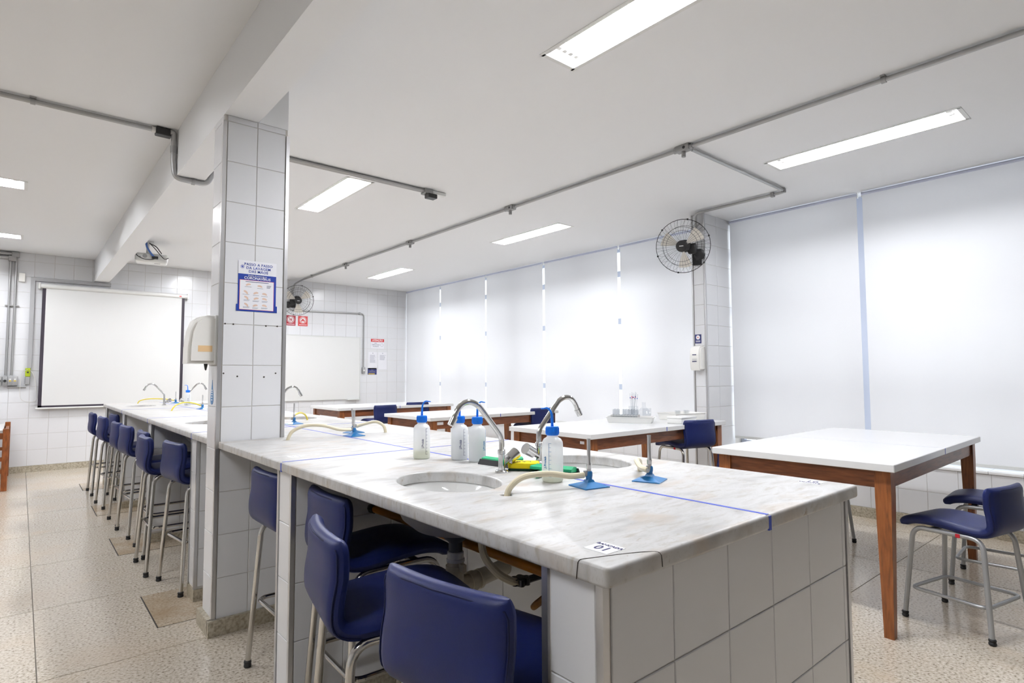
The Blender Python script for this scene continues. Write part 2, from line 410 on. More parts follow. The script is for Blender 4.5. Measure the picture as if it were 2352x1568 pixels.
# window piers between the glazed bays
def window_pier(y0, y1, n, detailed):
    p = struct(MB().box((5.2035, y0+0.0035, 0), (XR+0.32, y1-0.0035, ZC)).build('column', 'grout', smooth=0))
    vs_ = breaks(0.086, ZC, 0.086, 0.2056)
    st = None if detailed else (lambda u, v: True)
    tiles(p, (0, y0+0.0035, 0), 0, [5.222, 5.222+0.205, XR+0.115], vs_, stuff=st)
    tiles(p, (5.2035, 0, 0), -PI/2, [-(y1-0.014), -(y0+0.014)], vs_, stuff=st)      # front face looks to -x
    for y in (y0+0.0035, y1-0.0035):
        MB().cbox((5.2035, y, ZC/2), (0.016, 0.016, ZC-0.002)).build('corner_trim', 'alu', p, 0)
    tiles(p, (0, y1-0.0035, 0), PI, [-(XR+0.05), -(5.427), -5.222], vs_, stuff=lambda u, v: True)
    return p
window_pier(3.12, 3.265, 1, True)

# windows: aluminium frames with panes behind the blinds
def window(n, y0, y1, mids):
    wd = struct(empty('window_%d' % n))
    X0, X1 = 5.84, 5.88
    zs = [0.497, 1.08, 1.92, 2.53, ZC]
    fr = MB()
    for z in zs:
        t = 0.05 if z in (zs[0], zs[-1]) else 0.038
        fr.box((X0, y0, max(z-t, 0.495)), (X1, y1, min(z+t, ZC)))
    fr.build('rail', 'frame_alu', wd, 0)
    edges = [y0]+mids+[y1]
    for y in edges: MB().box((X0-0.005, max(y-0.035, y0), 0.497), (X1+0.005, min(y+0.035, y1), ZC)).build('mullion', 'frame_alu', wd, 0)
    for i in range(len(edges)-1):
        for j in range(len(zs)-1):
            MB().box((5.858, edges[i]+0.03, zs[j]+0.045), (5.862, edges[i+1]-0.03, zs[j+1]-0.045)).build('pane', 'window_glass', wd, 0)
window(1, 3.265, YF, [3.93, 5.29, 6.66, 8.00, 9.3])
window(2, -0.79, 3.12, [0.57, 1.918])
wall_right_solid = struct(MB().box((XR, YN, 0.0), (XR+0.32, -0.79, ZC)).build('wall_right', 'plaster', smooth=0))

# ------------------------------------------------------------------ roller blinds
def blind(y0, y1, zb, label, hem_z=None):
    b = empty('roller_blind', (5.68, (y0+y1)/2, zb)); w_ = (y1-y0)
    n = 26; vs = []; fs = []
    H = 2.835-zb
    rows = 14
    for i in range(rows+1):
        z = H*i/rows
        for j in range(n+1):
            y = -w_/2 + w_*j/n
            sx = 0.004*math.sin(j*0.9+y0*3)*(1-i/rows)
            vs.append((sx, y, z))
    m = len(vs)
    vs += [(x+0.0012, y, z) for x, y, z in vs]
    q = lambda i, j: i*(n+1)+j
    for i in range(rows):
        for j in range(n):
            fs.append((q(i,j), q(i,j+1), q(i+1,j+1), q(i+1,j))); fs.append((m+q(i,j), m+q(i+1,j), m+q(i+1,j+1), m+q(i,j+1)))
    for i in range(rows): fs += [(q(i,0), q(i+1,0), m+q(i+1,0), m+q(i,0)), (q(i,n), m+q(i,n), m+q(i+1,n), q(i+1,n))]
    for j in range(n): fs += [(q(0,j), m+q(0,j), m+q(0,j+1), q(0,j+1)), (q(rows,j), q(rows,j+1), m+q(rows,j+1), m+q(rows,j))]
    MB().add(vs, fs).build('fabric', 'blind_fabric', b, 60)
    MB().cyl((-0.0035, -w_/2-0.004, H+0.008), (-0.0035, w_/2+0.004, H+0.008), 0.013, 12).build('roller', 'roller_tube', b)
    MB().rbox((-0.005, -w_/2, -0.022), (0.007, w_/2, 0.004), 0.003, 1).build('hem_bar', 'laminate_edge', b)
    for s in (-1, 1): MB().box((0.0, s*(w_/2+0.004)-0.003, H-0.02), (0.03, s*(w_/2+0.004)+0.003, ZC-zb)).build('bracket', 'white_plastic', b, 0)
    pts = [(0.028, w_/2+0.010, H-0.01)] + [(0.03+0.002*math.sin(k), w_/2+0.010, H-0.01-(H-0.35)*k/12) for k in range(1, 13)]
    tag(b, label, 'blind', 'white roller blinds over the windows')
blind(8.675, YF-0.015, 0.60, 'white roller blind in the far corner beside the tiled wall')
blind(7.345, 8.640, 0.60, 'white roller blind, second from the far tiled wall')
blind(5.995, 7.310, 0.60, 'white roller blind, third from the far tiled wall')
blind(4.625, 5.950, 0.60, 'white roller blind behind the trays of glassware on a table')
blind(3.275, 4.580, 0.60, 'white roller blind half hidden by the wall fan on the pier')
blind(1.885, 3.105, 0.597, 'white roller blind between the tiled pier and the wide gap')
blind(0.560, 1.838, 0.535, 'white roller blind at the very edge of the photo above stools')
blind(-0.760, 0.520, 0.535, 'white roller blind outside the view beside the camera')

# ------------------------------------------------------------------ tiled column
col = struct(MB().box((COLX0+0.0035, COLY0+0.0035, 0), (COLX1-0.0035, COLY1-0.0035, BEAMZ)).box((COLX0+0.016, COLY0+0.012, BEAMZ), (COLX1-0.004, COLY1-0.002, ZC)).build('column', 'grout', smooth=0))
col.name = 'column.tiled'; col.name = 'column'
MB().box((COLX0+0.002, COLY0+0.004, BEAMZ+0.001), (COLX1-0.001, COLY1+0.001, ZC)).build('plaster_head', 'plaster', col, 0)
rows = breaks(0.06, BEAMZ, 1.497, TP)
tiles(col, (0, COLY0+0.0035, 0), 0, [COLX0+0.016, 0.897, COLX1-0.014], rows)
tiles(col, (COLX0+0.0035, 0, 0), -PI/2, [-(COLY1-0.008), -(COLY0+0.014)], rows)
tiles(col, (COLX1-0.0035, 0, 0), PI/2, [COLY0+0.014, COLY1-0.008], rows)
tiles(col, (0, COLY1-0.0035, 0), PI, [-(COLX1-0.014), -0.897, -(COLX0+0.016)], rows)
for x in (COLX0+0.0035, COLX1-0.0035): MB().cbox((x, COLY0+0.0035, (BEAMZ-0.03+0.07)/2), (0.017, 0.017, BEAMZ-0.11)).build('corner_trim', 'alu', col, 0)
bb = MB()
bb.box((COLX0-0.022, COLY0-0.022, 0), (COLX1+0.01, COLY0+0.007, 0.075)).box((COLX0-0.022, COLY0, 0), (COLX0+0.007, COLY1+0.01, 0.075))
bb.build('base_moulding', 'baseboard', col, 0)
for px, pz in ((0.763,1.498),(0.801,1.497),(0.958,1.496),(1.015,1.497),(0.761,1.252),(0.825,1.237),(0.953,1.233),(1.011,1.252)):
    MB().cyl((px, COLY0-0.0012, pz), (px, COLY0+0.004, pz), 0.0042, 8).build('plug_hole', 'hole_dark', col)

# ------------------------------------------------------------------ bench base (tiled masonry) and marble worktop
BX0, BX1, BY0, BY1, BZ = 0.745, 1.848, 0.637, 8.215, 0.92
base = empty('tiled_bench', (1.3, 4.4, 0)); tag(base, 'white tiled masonry base carrying the long marble bench', 'bench base')
def child(o): o.parent = base; o.matrix_parent_inverse = Matrix.Translation((-1.3, -4.4, 0)); return o
UND = 0.885
rowsb = breaks(0.07, UND-0.004, 0.693, TP)
def pier(y, first=False, last=False):
    y0, y1 = y-0.07, y+0.075
    X0, X1 = 0.765, 1.832
    p = child(MB().box((X0+0.0035, y0+0.0035, 0), (X1-0.0035, y1-0.0035, UND)).build('pier', 'grout', None, 0))
    tiles(p, (X0+0.0035, 0, 0), -PI/2, [-(y1-0.016), -(y0+0.016)], rowsb)                    # aisle end
    tiles(p, (X1-0.0035, 0, 0), PI/2, [y0+0.016, y1-0.016], rowsb)
    us = [X0+0.022] + [0.972+0.2013*k for k in range(4)] + [1.793, X1-0.016] if first else [X0+0.016, 0.97, 1.17, 1.235]
    tiles(p, (0, y0+0.0035, 0), 0, us, rowsb)
    if not first: tiles(p, (0, y0+0.0035, 0), 0, [1.375, 1.58, X1-0.016], rowsb, stuff=lambda u, v: True)
    if not last:
        tiles(p, (0, y1-0.0035, 0), PI, [-1.235, -1.17, -0.97, -(X0+0.016)], rowsb, stuff=lambda u, v: True)
    else: tiles(p, (0, y1-0.0035, 0), PI, [-(X1-0.016), -1.6, -1.4, -1.2, -1.0, -(X0+0.016)], rowsb, stuff=lambda u, v: True)
    for x in (X0+0.005, X1-0.005):
        for yy in (y0+0.005, y1-0.005): MB().cbox((x, yy, UND/2+0.03), (0.016, 0.016, UND-0.062)).build('corner_trim', 'alu', p, 0)
    if not first: MB().box((X0-0.0035, y0-0.008, 0), (X1+0.0035, y1+0.008, 0.066)).build('base_moulding', 'baseboard', p, 0)
    return p
PY = [0.735+1.4725*k for k in range(6)]
for k, y in enumerate(PY): pier(y, k == 0, k == 5)
for k in range(5):
    a, b = PY[k]+0.075, PY[k+1]-0.07
    w_ = child(MB().box((1.2435, a, 0), (1.3665, b, UND)).build('spine_wall', 'grout', None, 0))
    tiles(w_, (1.2435, 0, 0), -PI/2, breaks(-b, -a, -(a+0.10), 0.2), rowsb)
    tiles(w_, (1.3665, 0, 0), PI/2, breaks(a, b, a+0.1, 0.2), rowsb, stuff=lambda u, v: True)
    MB().box((1.225, a, 0), (1.24, b, 0.066)).build('base_moulding', 'baseboard', w_, 0)

SINKS = [(1.0, 1.478), (1.605, 1.478), (1.0, 4.42), (1.605, 4.42), (1.0, 7.36), (1.605, 7.36)]
HOLES = [(1.002, 1.204), (1.584, 1.206), (1.018, 2.938), (1.578, 2.956), (1.598, 4.16), (1.02, 4.15), (1.06, 6.12), (1.58, 5.9), (1.05, 8.0), (1.58, 7.0)]
AX, AY = 0.14, 0.19
worktop = empty('worktop', (1.3, 4.4, BZ)); tag(worktop, 'long grey-veined white marble worktop with oval sink cut-outs', 'worktop')
def make_worktop():
    bm = bmesh.new()
    outer = [(BX0, BY0), (BX1, BY0), (BX1, BY1), (BX0, BY1), (BX0, COLY1+0.003), (COLX1+0.003, COLY1+0.003), (COLX1+0.003, COLY0-0.003), (BX0, COLY0-0.003)]
    def rounded(P, rs):
        out = []
        for i, p in enumerate(P):
            r = rs.get(i)
            if not r: out.append(p); continue
            p = Vector(p); a = (Vector(P[i-1])-p).normalized()*r; b = (Vector(P[(i+1) % len(P)])-p).normalized()*r
            for k in range(6):
                t = k/5; out.append(tuple((p+a)*(1-t)**2 + p*2*t*(1-t) + (p+b)*t*t))
        return out
    loops = [rounded(outer, {0: 0.014, 1: 0.012, 2: 0.012, 3: 0.012})]
    for cx, cy_ in SINKS: loops.append([(cx+AX*math.cos(2*PI*k/40), cy_+AY*math.sin(2*PI*k/40)) for k in range(40)])
    for cx, cy_ in HOLES: loops.append([(cx+0.016*math.cos(2*PI*k/12), cy_+0.016*math.sin(2*PI*k/12)) for k in range(12)])
    eds = []
    for L in loops:
        vs = [bm.verts.new((x, y, BZ)) for x, y in L]
        eds += [bm.edges.new((vs[i], vs[(i+1) % len(vs)])) for i in range(len(vs))]
    bmesh.ops.triangle_fill(bm, edges=eds, use_beauty=True, use_dissolve=False)
    # drop faces inside the holes
    def inside(c):
        return any(((c.x-a)/AX)**2+((c.y-b)/AY)**2 < 0.98 for a, b in SINKS) or any((c.x-a)**2+(c.y-b)**2 < 0.0155**2 for a, b in HOLES)
    kill = [f for f in bm.faces if all(inside(v.co*0.02+f.calc_center_median()*0.98) for v in f.verts)]
    bmesh.ops.delete(bm, geom=kill, context='FACES')
    bmesh.ops.recalc_face_normals(bm, faces=bm.faces[:])
    if bm.faces[:][0].normal.z < 0: bmesh.ops.reverse_faces(bm, faces=bm.faces[:])
    r = bmesh.ops.extrude_face_region(bm, geom=bm.faces[:])
    ev = [g for g in r['geom'] if isinstance(g, bmesh.types.BMVert)]
    for v in ev: v.co.z = UND
    bmesh.ops.recalc_face_normals(bm, faces=bm.faces[:])
    sharp = [e for e in bm.edges if len(e.link_faces) == 2 and e.calc_face_angle(0) > 1.0 and abs(e.verts[0].co.z-e.verts[1].co.z) < 1e-5]
    bmesh.ops.bevel(bm, geom=sharp, offset=0.007, segments=3, affect='EDGES', profile=0.5)
    return MB().frombm(bm)
o = make_worktop().build('marble_slab', 'marble', None, 30); o.parent = worktop; o.matrix_parent_inverse = Matrix.Translation((-1.3, -4.4, -BZ))
def wt(o): o.parent = worktop; o.matrix_parent_inverse = Matrix.Translation((-1.3, -4.4, -BZ)); return o
tz = BZ+0.0006
t = MB()
t.box((1.302, BY0+0.004, BZ-0.0002), (1.313, 2.19, tz)).box((1.305, BY0-0.0008, UND), (1.316, BY0+0.007, BZ-0.003)); wt(t.build('tape_strip', 'tape', None, 0))
t = MB().box((1.304, 2.205, BZ-0.0002), (1.314, 8.2, tz)); wt(t.build('tape_strip', 'tape', None, 0))
for y in (2.197, 3.672, 5.15, 6.62):
    x0 = BX0+0.005 if y < 3.6 or y > 3.7 else BX0+0.005
    t = MB().box((x0, y-0.004, BZ-0.0002), (BX1-0.005, y+0.004, tz+0.0003)).box((BX0-0.0008, y-0.004, UND), (BX0+0.006, y+0.004, BZ-0.003)); wt(t.build('tape_strip', 'tape', None, 0))
# chip and crack at the corner nearest the camera
cr = crom([(BX0-0.0004, 0.7025, BZ-0.007), (BX0+0.0018, 0.702, BZ-0.002), (BX0+0.008, 0.700, BZ+0.0003), (0.775, 0.692, BZ+0.0002), (0.83, 0.672, BZ+0.0002), (0.875, 0.650, BZ+0.0002), (0.893, BY0+0.001, BZ-0.004), (0.897, BY0-0.0006, BZ-0.028)], 5)
wt(MB().tube(cr, 0.0008, 5).build('crack', 'hole_dark', None))
wt(MB().tube([(BX0-0.0006, 0.702, BZ-0.004), (BX0-0.0006, 0.706, BZ-0.033)], 0.0009, 5).build('crack', 'hole_dark', None))

# ------------------------------------------------------------------ sinks
def sink(cx, cy_, label, pipes):
    s = empty('sink', (cx, cy_, UND))
    prof = [(1.06, 0.0), (1.02, -0.004), (0.97, -0.03), (0.84, -0.070), (0.60, -0.098), (0.30, -0.110), (0.10, -0.113)]
    seg = 40; vs = []; n = len(prof)
    for side in (0, 1):
        for q, z in prof:
            for k in range(seg):
                a = 2*PI*k/seg; ex = 0.008 if side else 0
                vs.append(((AX*q+ex)*math.cos(a), (AY*q+ex)*math.sin(a), z-(0.008 if side and z < 0 else 0)))
    f1 = [(i*seg+k, i*seg+(k+1) % seg, (i+1)*seg+(k+1) % seg, (i+1)*seg+k) for i in range(n-1) for k in range(seg)]
    MB().add(vs[:n*seg], f1 + [tuple(range((n-1)*seg, n*seg))]).build('bowl', 'ceramic', s, 50)
    MB().add(vs[n*seg:], f1 + [tuple(range((n-1)*seg, n*seg))]).build('bowl_shell', 'bowl_under', s, 50)
    MB().lathe([(0.0, -0.1110), (0.022, -0.1110), (0.024, -0.1095), (0.026, -0.1120)], 16).build('drain', 'chrome', s)
    if pipes:
        d = 1 if cx < 1.3 else -1; o_ = 0.028*d
        MB().lathe([(0.05, -0.112), (0.045, -0.13), (0.03, -0.145), (0.021, -0.152), (0.021, -0.185)], 20, (o_, 0, 0)).build('tailpiece', 'pvc_grey', s)
        MB().lathe([(0.021, -0.180), (0.025, -0.182), (0.025, -0.200), (0.028, -0.202), (0.028, -0.210)], 20, (o_, 0, 0)).build('slip_nut', 'white_plastic', s)
        MB().tube(bend([(o_, 0, -0.208), (o_, 0, -0.285), (o_+0.05*d, 0.0, -0.285), ((1.262 if d > 0 else 1.35)-cx, 0.015, -0.272)], 0.045), 0.026, 16).build('waste_pipe', 'pvc', s)
        MB().cyl((o_+d*0.050, 0.0, -0.285), (o_+d*0.070, 0.001, -0.284), 0.031, 16).cyl((o_+d*0.085, 0.001, -0.283), (o_+d*0.095, 0.001, -0.283), 0.030, 16).cyl((o_, 0, -0.235), (o_, 0, -0.222), 0.030, 16).build('coupling', 'pvc', s)
        MB().cbox((o_, -0.034, -0.222), (0.012, 0.03, 0.022)).build('strap_clip', 'pvc', s, 0)
    tag(s, label, 'sink', 'round ceramic sinks set under the marble')
sink(*SINKS[0], 'white ceramic sink under the oval cut-out in front of the squeegee', True)
sink(*SINKS[1], 'white ceramic sink behind the bottle and blue burners', True)
sink(*SINKS[2], 'white ceramic sink next to the dispenser side of the column', False)
sink(*SINKS[3], 'white ceramic sink beyond the column, on the window side', False)
sink(*SINKS[4], 'white ceramic sink at the far end of the bench, on the aisle side', False)
sink(*SINKS[5], 'white ceramic sink at the far end of the bench, on the window side', False)

# ------------------------------------------------------------------ gas and water lines below the bench
g = empty('gas_pipe', (1.076, 1.47, 0.716)); tag(g, 'ochre gas pipe running below the marble behind the drain', 'pipe')
MB().cyl((0, -0.66, 0), (0, 0.664, 0), 0.013, 14).build('pipe', 'gas_pipe', g)
MB().lathe([(0.0165, 0), (0.0195, 0.008), (0.0195, 0.026), (0.0165, 0.034)], 8).xf(Matrix.Translation((0, 0.628, 0)) @ Matrix.Rotation(-PI/2, 4, 'X')).build('sleeve', 'black_plastic', g)
h = empty('braided_hose', (1.0, 1.30, 0.66)); tag(h, 'pale braided gas hose hanging under the bench beside the drain', 'hose')
MB().tube(crom([(0.0, 0.013, UND-0.66), (0.0, 0.013, 0.14), (0.0, 0.0, 0.08), (0.012, -0.04, 0.04), (0.04, -0.07, 0.018), (0.06, -0.075, 0.012)], 6), 0.0105, 10).build('tube', 'hose', h)
v = MB()
for k in range(6): v.cyl((0.07+0.020*math.cos(k*PI/3), -0.075+0.018*math.sin(k*PI/3), 0.004), (0.07+0.020*math.cos(k*PI/3), -0.075+0.018*math.sin(k*PI/3), 0.022), 0.008, 8)
v.cyl((0.07, -0.075, 0.002), (0.07, -0.075, 0.024), 0.016, 12).cyl((0.07, -0.075, 0.01), (0.242, -0.075, 0.01), 0.010, 10).build('valve', 'black_plastic', h)
h = empty('gas_hose', (1.05, 1.05, 0.6)); tag(h, 'brown gas hose curling out of the tiled wall under the bench', 'hose')
MB().tube(crom([(0.192, 0.12, 0.05), (0.10, 0.12, 0.045), (0.03, 0.115, 0.03), (0.0, 0.10, 0.03), (0.0, 0.06, 0.062), (0.0, 0.015, 0.100), (0.0, -0.06, 0.110), (0.0, -0.238, 0.105)], 6), 0.0085, 10).build('tube', 'brown_hose', h)

# ------------------------------------------------------------------ bar stools
def stool_parts(root, dz, legm, zr):
    w2, tt = 0.165, 0.046
    C_ = crom([(0.205, 0.607), (0.195, 0.622), (0.16, 0.638), (0.09, 0.647), (0.0, 0.642), (-0.075, 0.634), (-0.13, 0.632), (-0.168, 0.642), (-0.188, 0.668), (-0.194, 0.71), (-0.192, 0.76), (-0.193, 0.82), (-0.198, 0.850)], 3)
    C_ = [Vector((p[0], p[1])) for p in C_]; N = len(C_)
    T = [(C_[min(i+1, N-1)]-C_[max(i-1, 0)]).normalized() for i in range(N)]
    xs = [-1, -0.985, -0.94, -0.86, -0.6, -0.3, 0, 0.3, 0.6, 0.86, 0.94, 0.985, 1]
    ht = [0.0, 0.45, 0.78, 0.97, 1, 1, 1, 1, 1, 0.97, 0.78, 0.45, 0.0]
    def grid(i0, i1):
        vs = []; fs = []; J = len(xs)
        for i in range(i0, i1+1):
            e = 1.0
            if i < 3: e = [0.35, 0.72, 0.93][i]
            if i > N-4: e = [0.93, 0.72, 0.35][i-(N-3)]
            nrm = Vector((-T[i].y, T[i].x))       # towards the underside / rear
            for sgn in (1, -1):
                for j, x in enumerate(xs):
                    curve = 0.018*x*x*max(0, min(1, (i-N*0.62)/(N*0.2))) if i > N*0.62 else 0
                    wl = 1.0 - (0.05 if i < 4 else 0)*(1 - i/4) - (0.04*((i-(N-4))/3) if i > N-4 else 0)
                    p = C_[i] + nrm*(sgn*tt/2*ht[j]*e)
                    vs.append((x*w2*wl, p.x+curve, p.y+dz))
        R = 2*J; n = i1-i0
        for i in range(n):
            for j in range(J-1):
                a = i*R+j; fs.append((a, a+1, a+R+1, a+R)); b = a+J; fs.append((b, b+R, b+R+1, b+1))
        if i0 == 0: fs += [(j, J+j, J+j+1, j+1) for j in range(J-1)]
        if i1 == N-1: o = n*R; fs += [(o+j, o+j+1, o+J+j+1, o+J+j) for j in range(J-1)]
        return MB().add(vs, fs)
    k = int(N*0.60)
    mb = grid(0, k); me = mb.mesh('seat', 'vinyl', 60); put(me, 'seat', root)
    me = grid(k, N-1).mesh('backrest', 'vinyl', 60); back = put(me, 'backrest', root)
    # piping along the rear edge of the backrest
    P = []
    def rear(i, s, f=0.99):
        curve = 0.018*max(0, min(1, (i-N*0.62)/(N*0.2))) if i > N*0.62 else 0
        nrm = Vector((-T[i].y, T[i].x)); sd = 1 if nrm.x < 0 or i < N*0.5 else -1
        p = C_[i]+nrm*(sd*tt/2*0.62); return (s*w2*f*(1.0 if i < N-3 else 0.965), p.x+curve, p.y+dz)
    idx = list(range(k-4, N-2))
    path = [rear(i, -1) for i in idx] + [(-w2*0.5, rear(N-2, 1)[1]-0.004-0.011, rear(N-2, 1)[2]+0.001), (0, rear(N-2, 1)[1]-0.004-0.016, rear(N-2, 1)[2]+0.001), (w2*0.5, rear(N-2, 1)[1]-0.004-0.011, rear(N-2, 1)[2]+0.001)] + [rear(i, 1) for i in reversed(idx)]
    MB().tube(path, 0.0022, 5).build('piping', 'vinyl_seam', back)
    zt = 0.606+dz
    for sx in (-1, 1):
        for sy in (-1, 1):
            path = bend([(sx*0.19, sy*0.185, 0.016), (sx*0.152, sy*0.150, zt), (sx*0.150, 0, zt+(-0.004 if sy < 0 else 0.004)*0)], 0.055, 7)
            MB().tube(path, 0.0115, 12).build('leg', legm, root)
            MB().lathe([(0.0125, 0), (0.0155, 0.004), (0.0155, 0.012), (0.013, 0.016), (0.0155, 0.02), (0.0155, 0.026), (0.0125, 0.03)], 12, (sx*0.19, sy*0.185, 0)).build('rubber_foot', 'rubber', root)
    f = 1-zr/zt*0.2; a, b = 0.19*f-0.010, 0.185*f-0.010
    ring = bend([(0, -b, zr), (a, -b, zr), (a, b, zr), (-a, b, zr), (-a, -b, zr), (0, -b, zr)], 0.045, 5)[:-1]
    MB().tube(ring, 0.009, 10, closed=True).build('footrest', legm, root)
    MB().rbox((-0.165, -0.062, zt-0.010), (-0.149, -0.042, zt+0.008), 0.002, 1).build('maker_tag', 'red_tag', root)
    MB().box((-0.14, -0.10, zt-0.004), (0.14, -0.07, zt+0.004)).box((-0.14, 0.06, zt-0.004), (0.14, 0.09, zt+0.004)).build('seat_bracket', 'black_plastic', root, 0)
def stool_proto(dz, legm, zr):
    r = empty('bar_stool'); stool_parts(r, dz, legm, zr); return r
HI = stool_proto(0.0, 'steel_tube', 0.286); LO = stool_proto(-0.150, 'grey_paint', 0.150)
_used = set()
def place_stool(src, x, y, t, label, group):
    o = src if src not in _used else copy_tree(src)
    _used.add(src); o.location = (x, y, 0); o.rotation_euler = (0, 0, t); tag(o, label, 'stool', group)
G1, G2 = 'tall blue stools along the aisle side of the bench', 'tall blue stools at the white tables'
place_stool(HI, 0.806, 0.977, -1.375, 'blue vinyl bar stool closest to the camera, its back cut off below', G1)
place_stool(HI, 0.792, 1.430, -1.766, 'blue vinyl bar stool turned aslant beside the closest stool', G1)
place_stool(HI, 0.984, 1.895, -1.606, 'blue vinyl bar stool pushed under the marble beside the taped pier', G1)
place_stool(HI, 0.968, 2.480, -1.555, 'blue vinyl bar stool between the tiled column and the taped pier', G1)
place_stool(HI, 0.887, 3.950, -1.447, 'blue vinyl bar stool just beyond the column, beside a tiled pier', G1)
place_stool(HI, 0.815, 4.435, -1.563, 'blue vinyl bar stool second beyond the column, legs free on the aisle', G1)
place_stool(HI, 0.862, 4.850, -1.570, 'blue vinyl bar stool peeking out behind the second one past the column', G1)
place_stool(HI, 0.834, 5.500, -1.488, 'blue vinyl bar stool in the middle of the far row by the aisle', G1)
place_stool(HI, 0.820, 5.960, -1.520, 'blue vinyl bar stool half covered by the middle one of the far row', G1)
place_stool(HI, 0.800, 6.830, -1.500, 'blue vinyl bar stool second from the far end of the aisle row', G1)
place_stool(HI, 0.930, 7.230, -1.500, 'blue vinyl bar stool pushed in deepest near the projection screen', G1)
place_stool(HI, 0.785, 7.640, -1.547, 'blue vinyl bar stool last in the row, before the projection screen', G1)
place_stool(HI, 4.450, 2.900, -0.277, 'blue vinyl stool facing the table with the trays of glassware', G2)
place_stool(HI, 4.697, 5.125, -0.148, 'blue vinyl stool behind the tall chrome tap, at the middle table', G2)
place_stool(HI, 3.640, 7.020, 0.022, 'blue vinyl stool with its seat showing, at the farthest table', G2)
place_stool(HI, 4.423, 7.421, -0.279, 'blue vinyl stool of which only the back rises before the farthest table', G2)
G3 = 'low blue stools with grey legs at the nearest table'
place_stool(LO, 3.640, 0.785, -0.215, 'low blue stool with grey painted legs and red tag, fully visible', G3)
place_stool(LO, 4.420, 0.800, 0.060, 'low blue stool with grey legs, its back cut by the photo edge', G3)
place_stool(LO, 4.530, 1.860, 3.08, 'low blue stool tucked under the window side of the nearest table', G3)
place_stool(LO, 4.120, 2.110, 2.95, 'low blue stool glimpsed beneath the apron over the marble corner', G3)

# ------------------------------------------------------------------ white tables with wooden frames
def table(x0, y0, x1, y1, h, rz, label, stickers=()):
    cx, cy_ = (x0+x1)/2, (y0+y1)/2; t = empty('work_table', (cx, cy_, 0), rz); a, b = (x1-x0)/2, (y1-y0)/2
    MB().rbox((-a, -b, h-0.036), (a, b, h), 0.0025, 1).build('top', 'laminate', t)
    MB().box((-0.0025, -b+0.003, h-0.0003), (0.0025, b-0.003, h+0.0005)).build('seam_tape', 'pale_tape', t, 0)
    MB().box((-0.004, -b-0.0008, h-0.034), (0.004, -b+0.003, h-0.001)).box((-0.004, b-0.003, h-0.034), (0.004, b+0.0008, h-0.001)).build('tape_mark', 'tape', t, 0)
    lx, ly, ht = a-0.065, b-0.06, h-0.036
    for sx in (-1, 1):
        for sy in (-1, 1):
            ax, ay = sx*lx, sy*ly
            q = MB(); w0, w1 = 0.034, 0.021
            for z, s in ((0, w1), (ht-0.12, w0), (ht, w0)):
                q.v += [Vector((ax+dx*s-(sx*(w0-s)*(-0.3)), ay+dy*s, z)) for dx, dy in ((-1,-1),(1,-1),(1,1),(-1,1))]
            q.f = [(3,2,1,0), (8,9,10,11)] + [(r*4+k, r*4+(k+1) % 4, r*4+4+(k+1) % 4, r*4+4+k) for r in (0, 1) for k in range(4)]
            q.build('leg', 'wood', t, 0)
    for s in (-1, 1):
        MB().rbox((-lx+0.034, s*(ly+0.010)-0.012, ht-0.085), (lx-0.034, s*(ly+0.010)+0.012, ht), 0.002, 1).build('apron', 'wood_rail', t)
        MB().rbox((s*(lx+0.010)-0.012, -ly+0.034, ht-0.085), (s*(lx+0.010)+0.012, ly-0.034, ht), 0.002, 1).build('apron', 'wood_rail', t)
    for u, v, sx_, sz in stickers:
        if sx_ > 0: MB().box((u-sx_/2, -ly-0.0235, v-sz/2), (u+sx_/2, -ly-0.0215, v+sz/2)).build('asset_sticker', 'paper', t, 0)
        else: MB().box((-lx-0.0235, u+sx_/2, v-sz/2), (-lx-0.0215, u-sx_/2, v+sz/2)).build('asset_sticker', 'paper', t, 0)
    tag(t, label, 'table', 'white tables with wooden frames by the windows')
table(3.09, 0.925, 4.91, 1.845, 0.815, 0.014, 'white-topped wooden table closest to the camera, below the wide blind')
table(3.08, 2.765, 4.90, 3.665, 0.815, 0.0, 'white-topped wooden table holding trays of glassware', ((-0.33, 0.745, -0.05, 0.02),))
table(3.10, 4.930, 4.93, 5.850, 0.815, 0.02, 'white-topped wooden table with two stickers on its corner', ((-0.77, 0.75, 0.075, 0.03), (-0.36, 0.75, -0.04, 0.02)))
table(3.14, 7.160, 4.94, 8.100, 0.815, 0.0, 'white-topped wooden table farthest away, under the whiteboard corner')
# table by the aisle wall, mostly outside the photo
t = empty('demonstration_table', (-0.85, 9.05, 0)); tag(t, 'orange-brown wooden table with inset white top at the photo edge', 'table')
for sx in (-1, 1):
    for sy in (-1, 1): MB().rbox((sx*0.75-0.026, sy*0.63-0.03, 0), (sx*0.75+0.026, sy*0.63+0.03, 0.672), 0.003, 1).build('leg', 'wood_orange', t)
for s in (-1, 1):
    for z0, z1 in ((0.56, 0.625), (0.32, 0.36), (0.19, 0.235)):
        MB().box((-0.724, s*0.63-0.014, z0), (0.724, s*0.63+0.014, z1)).build('rail', 'wood_orange', t, 0)
        MB().box((s*0.75-0.014, -0.6, z0), (s*0.75+0.014, 0.6, z1)).build('rail', 'wood_orange', t, 0)
MB().rbox((-0.735, -0.60, 0.625), (0.722, 0.60, 0.655), 0.003, 1).build('top', 'laminate', t)

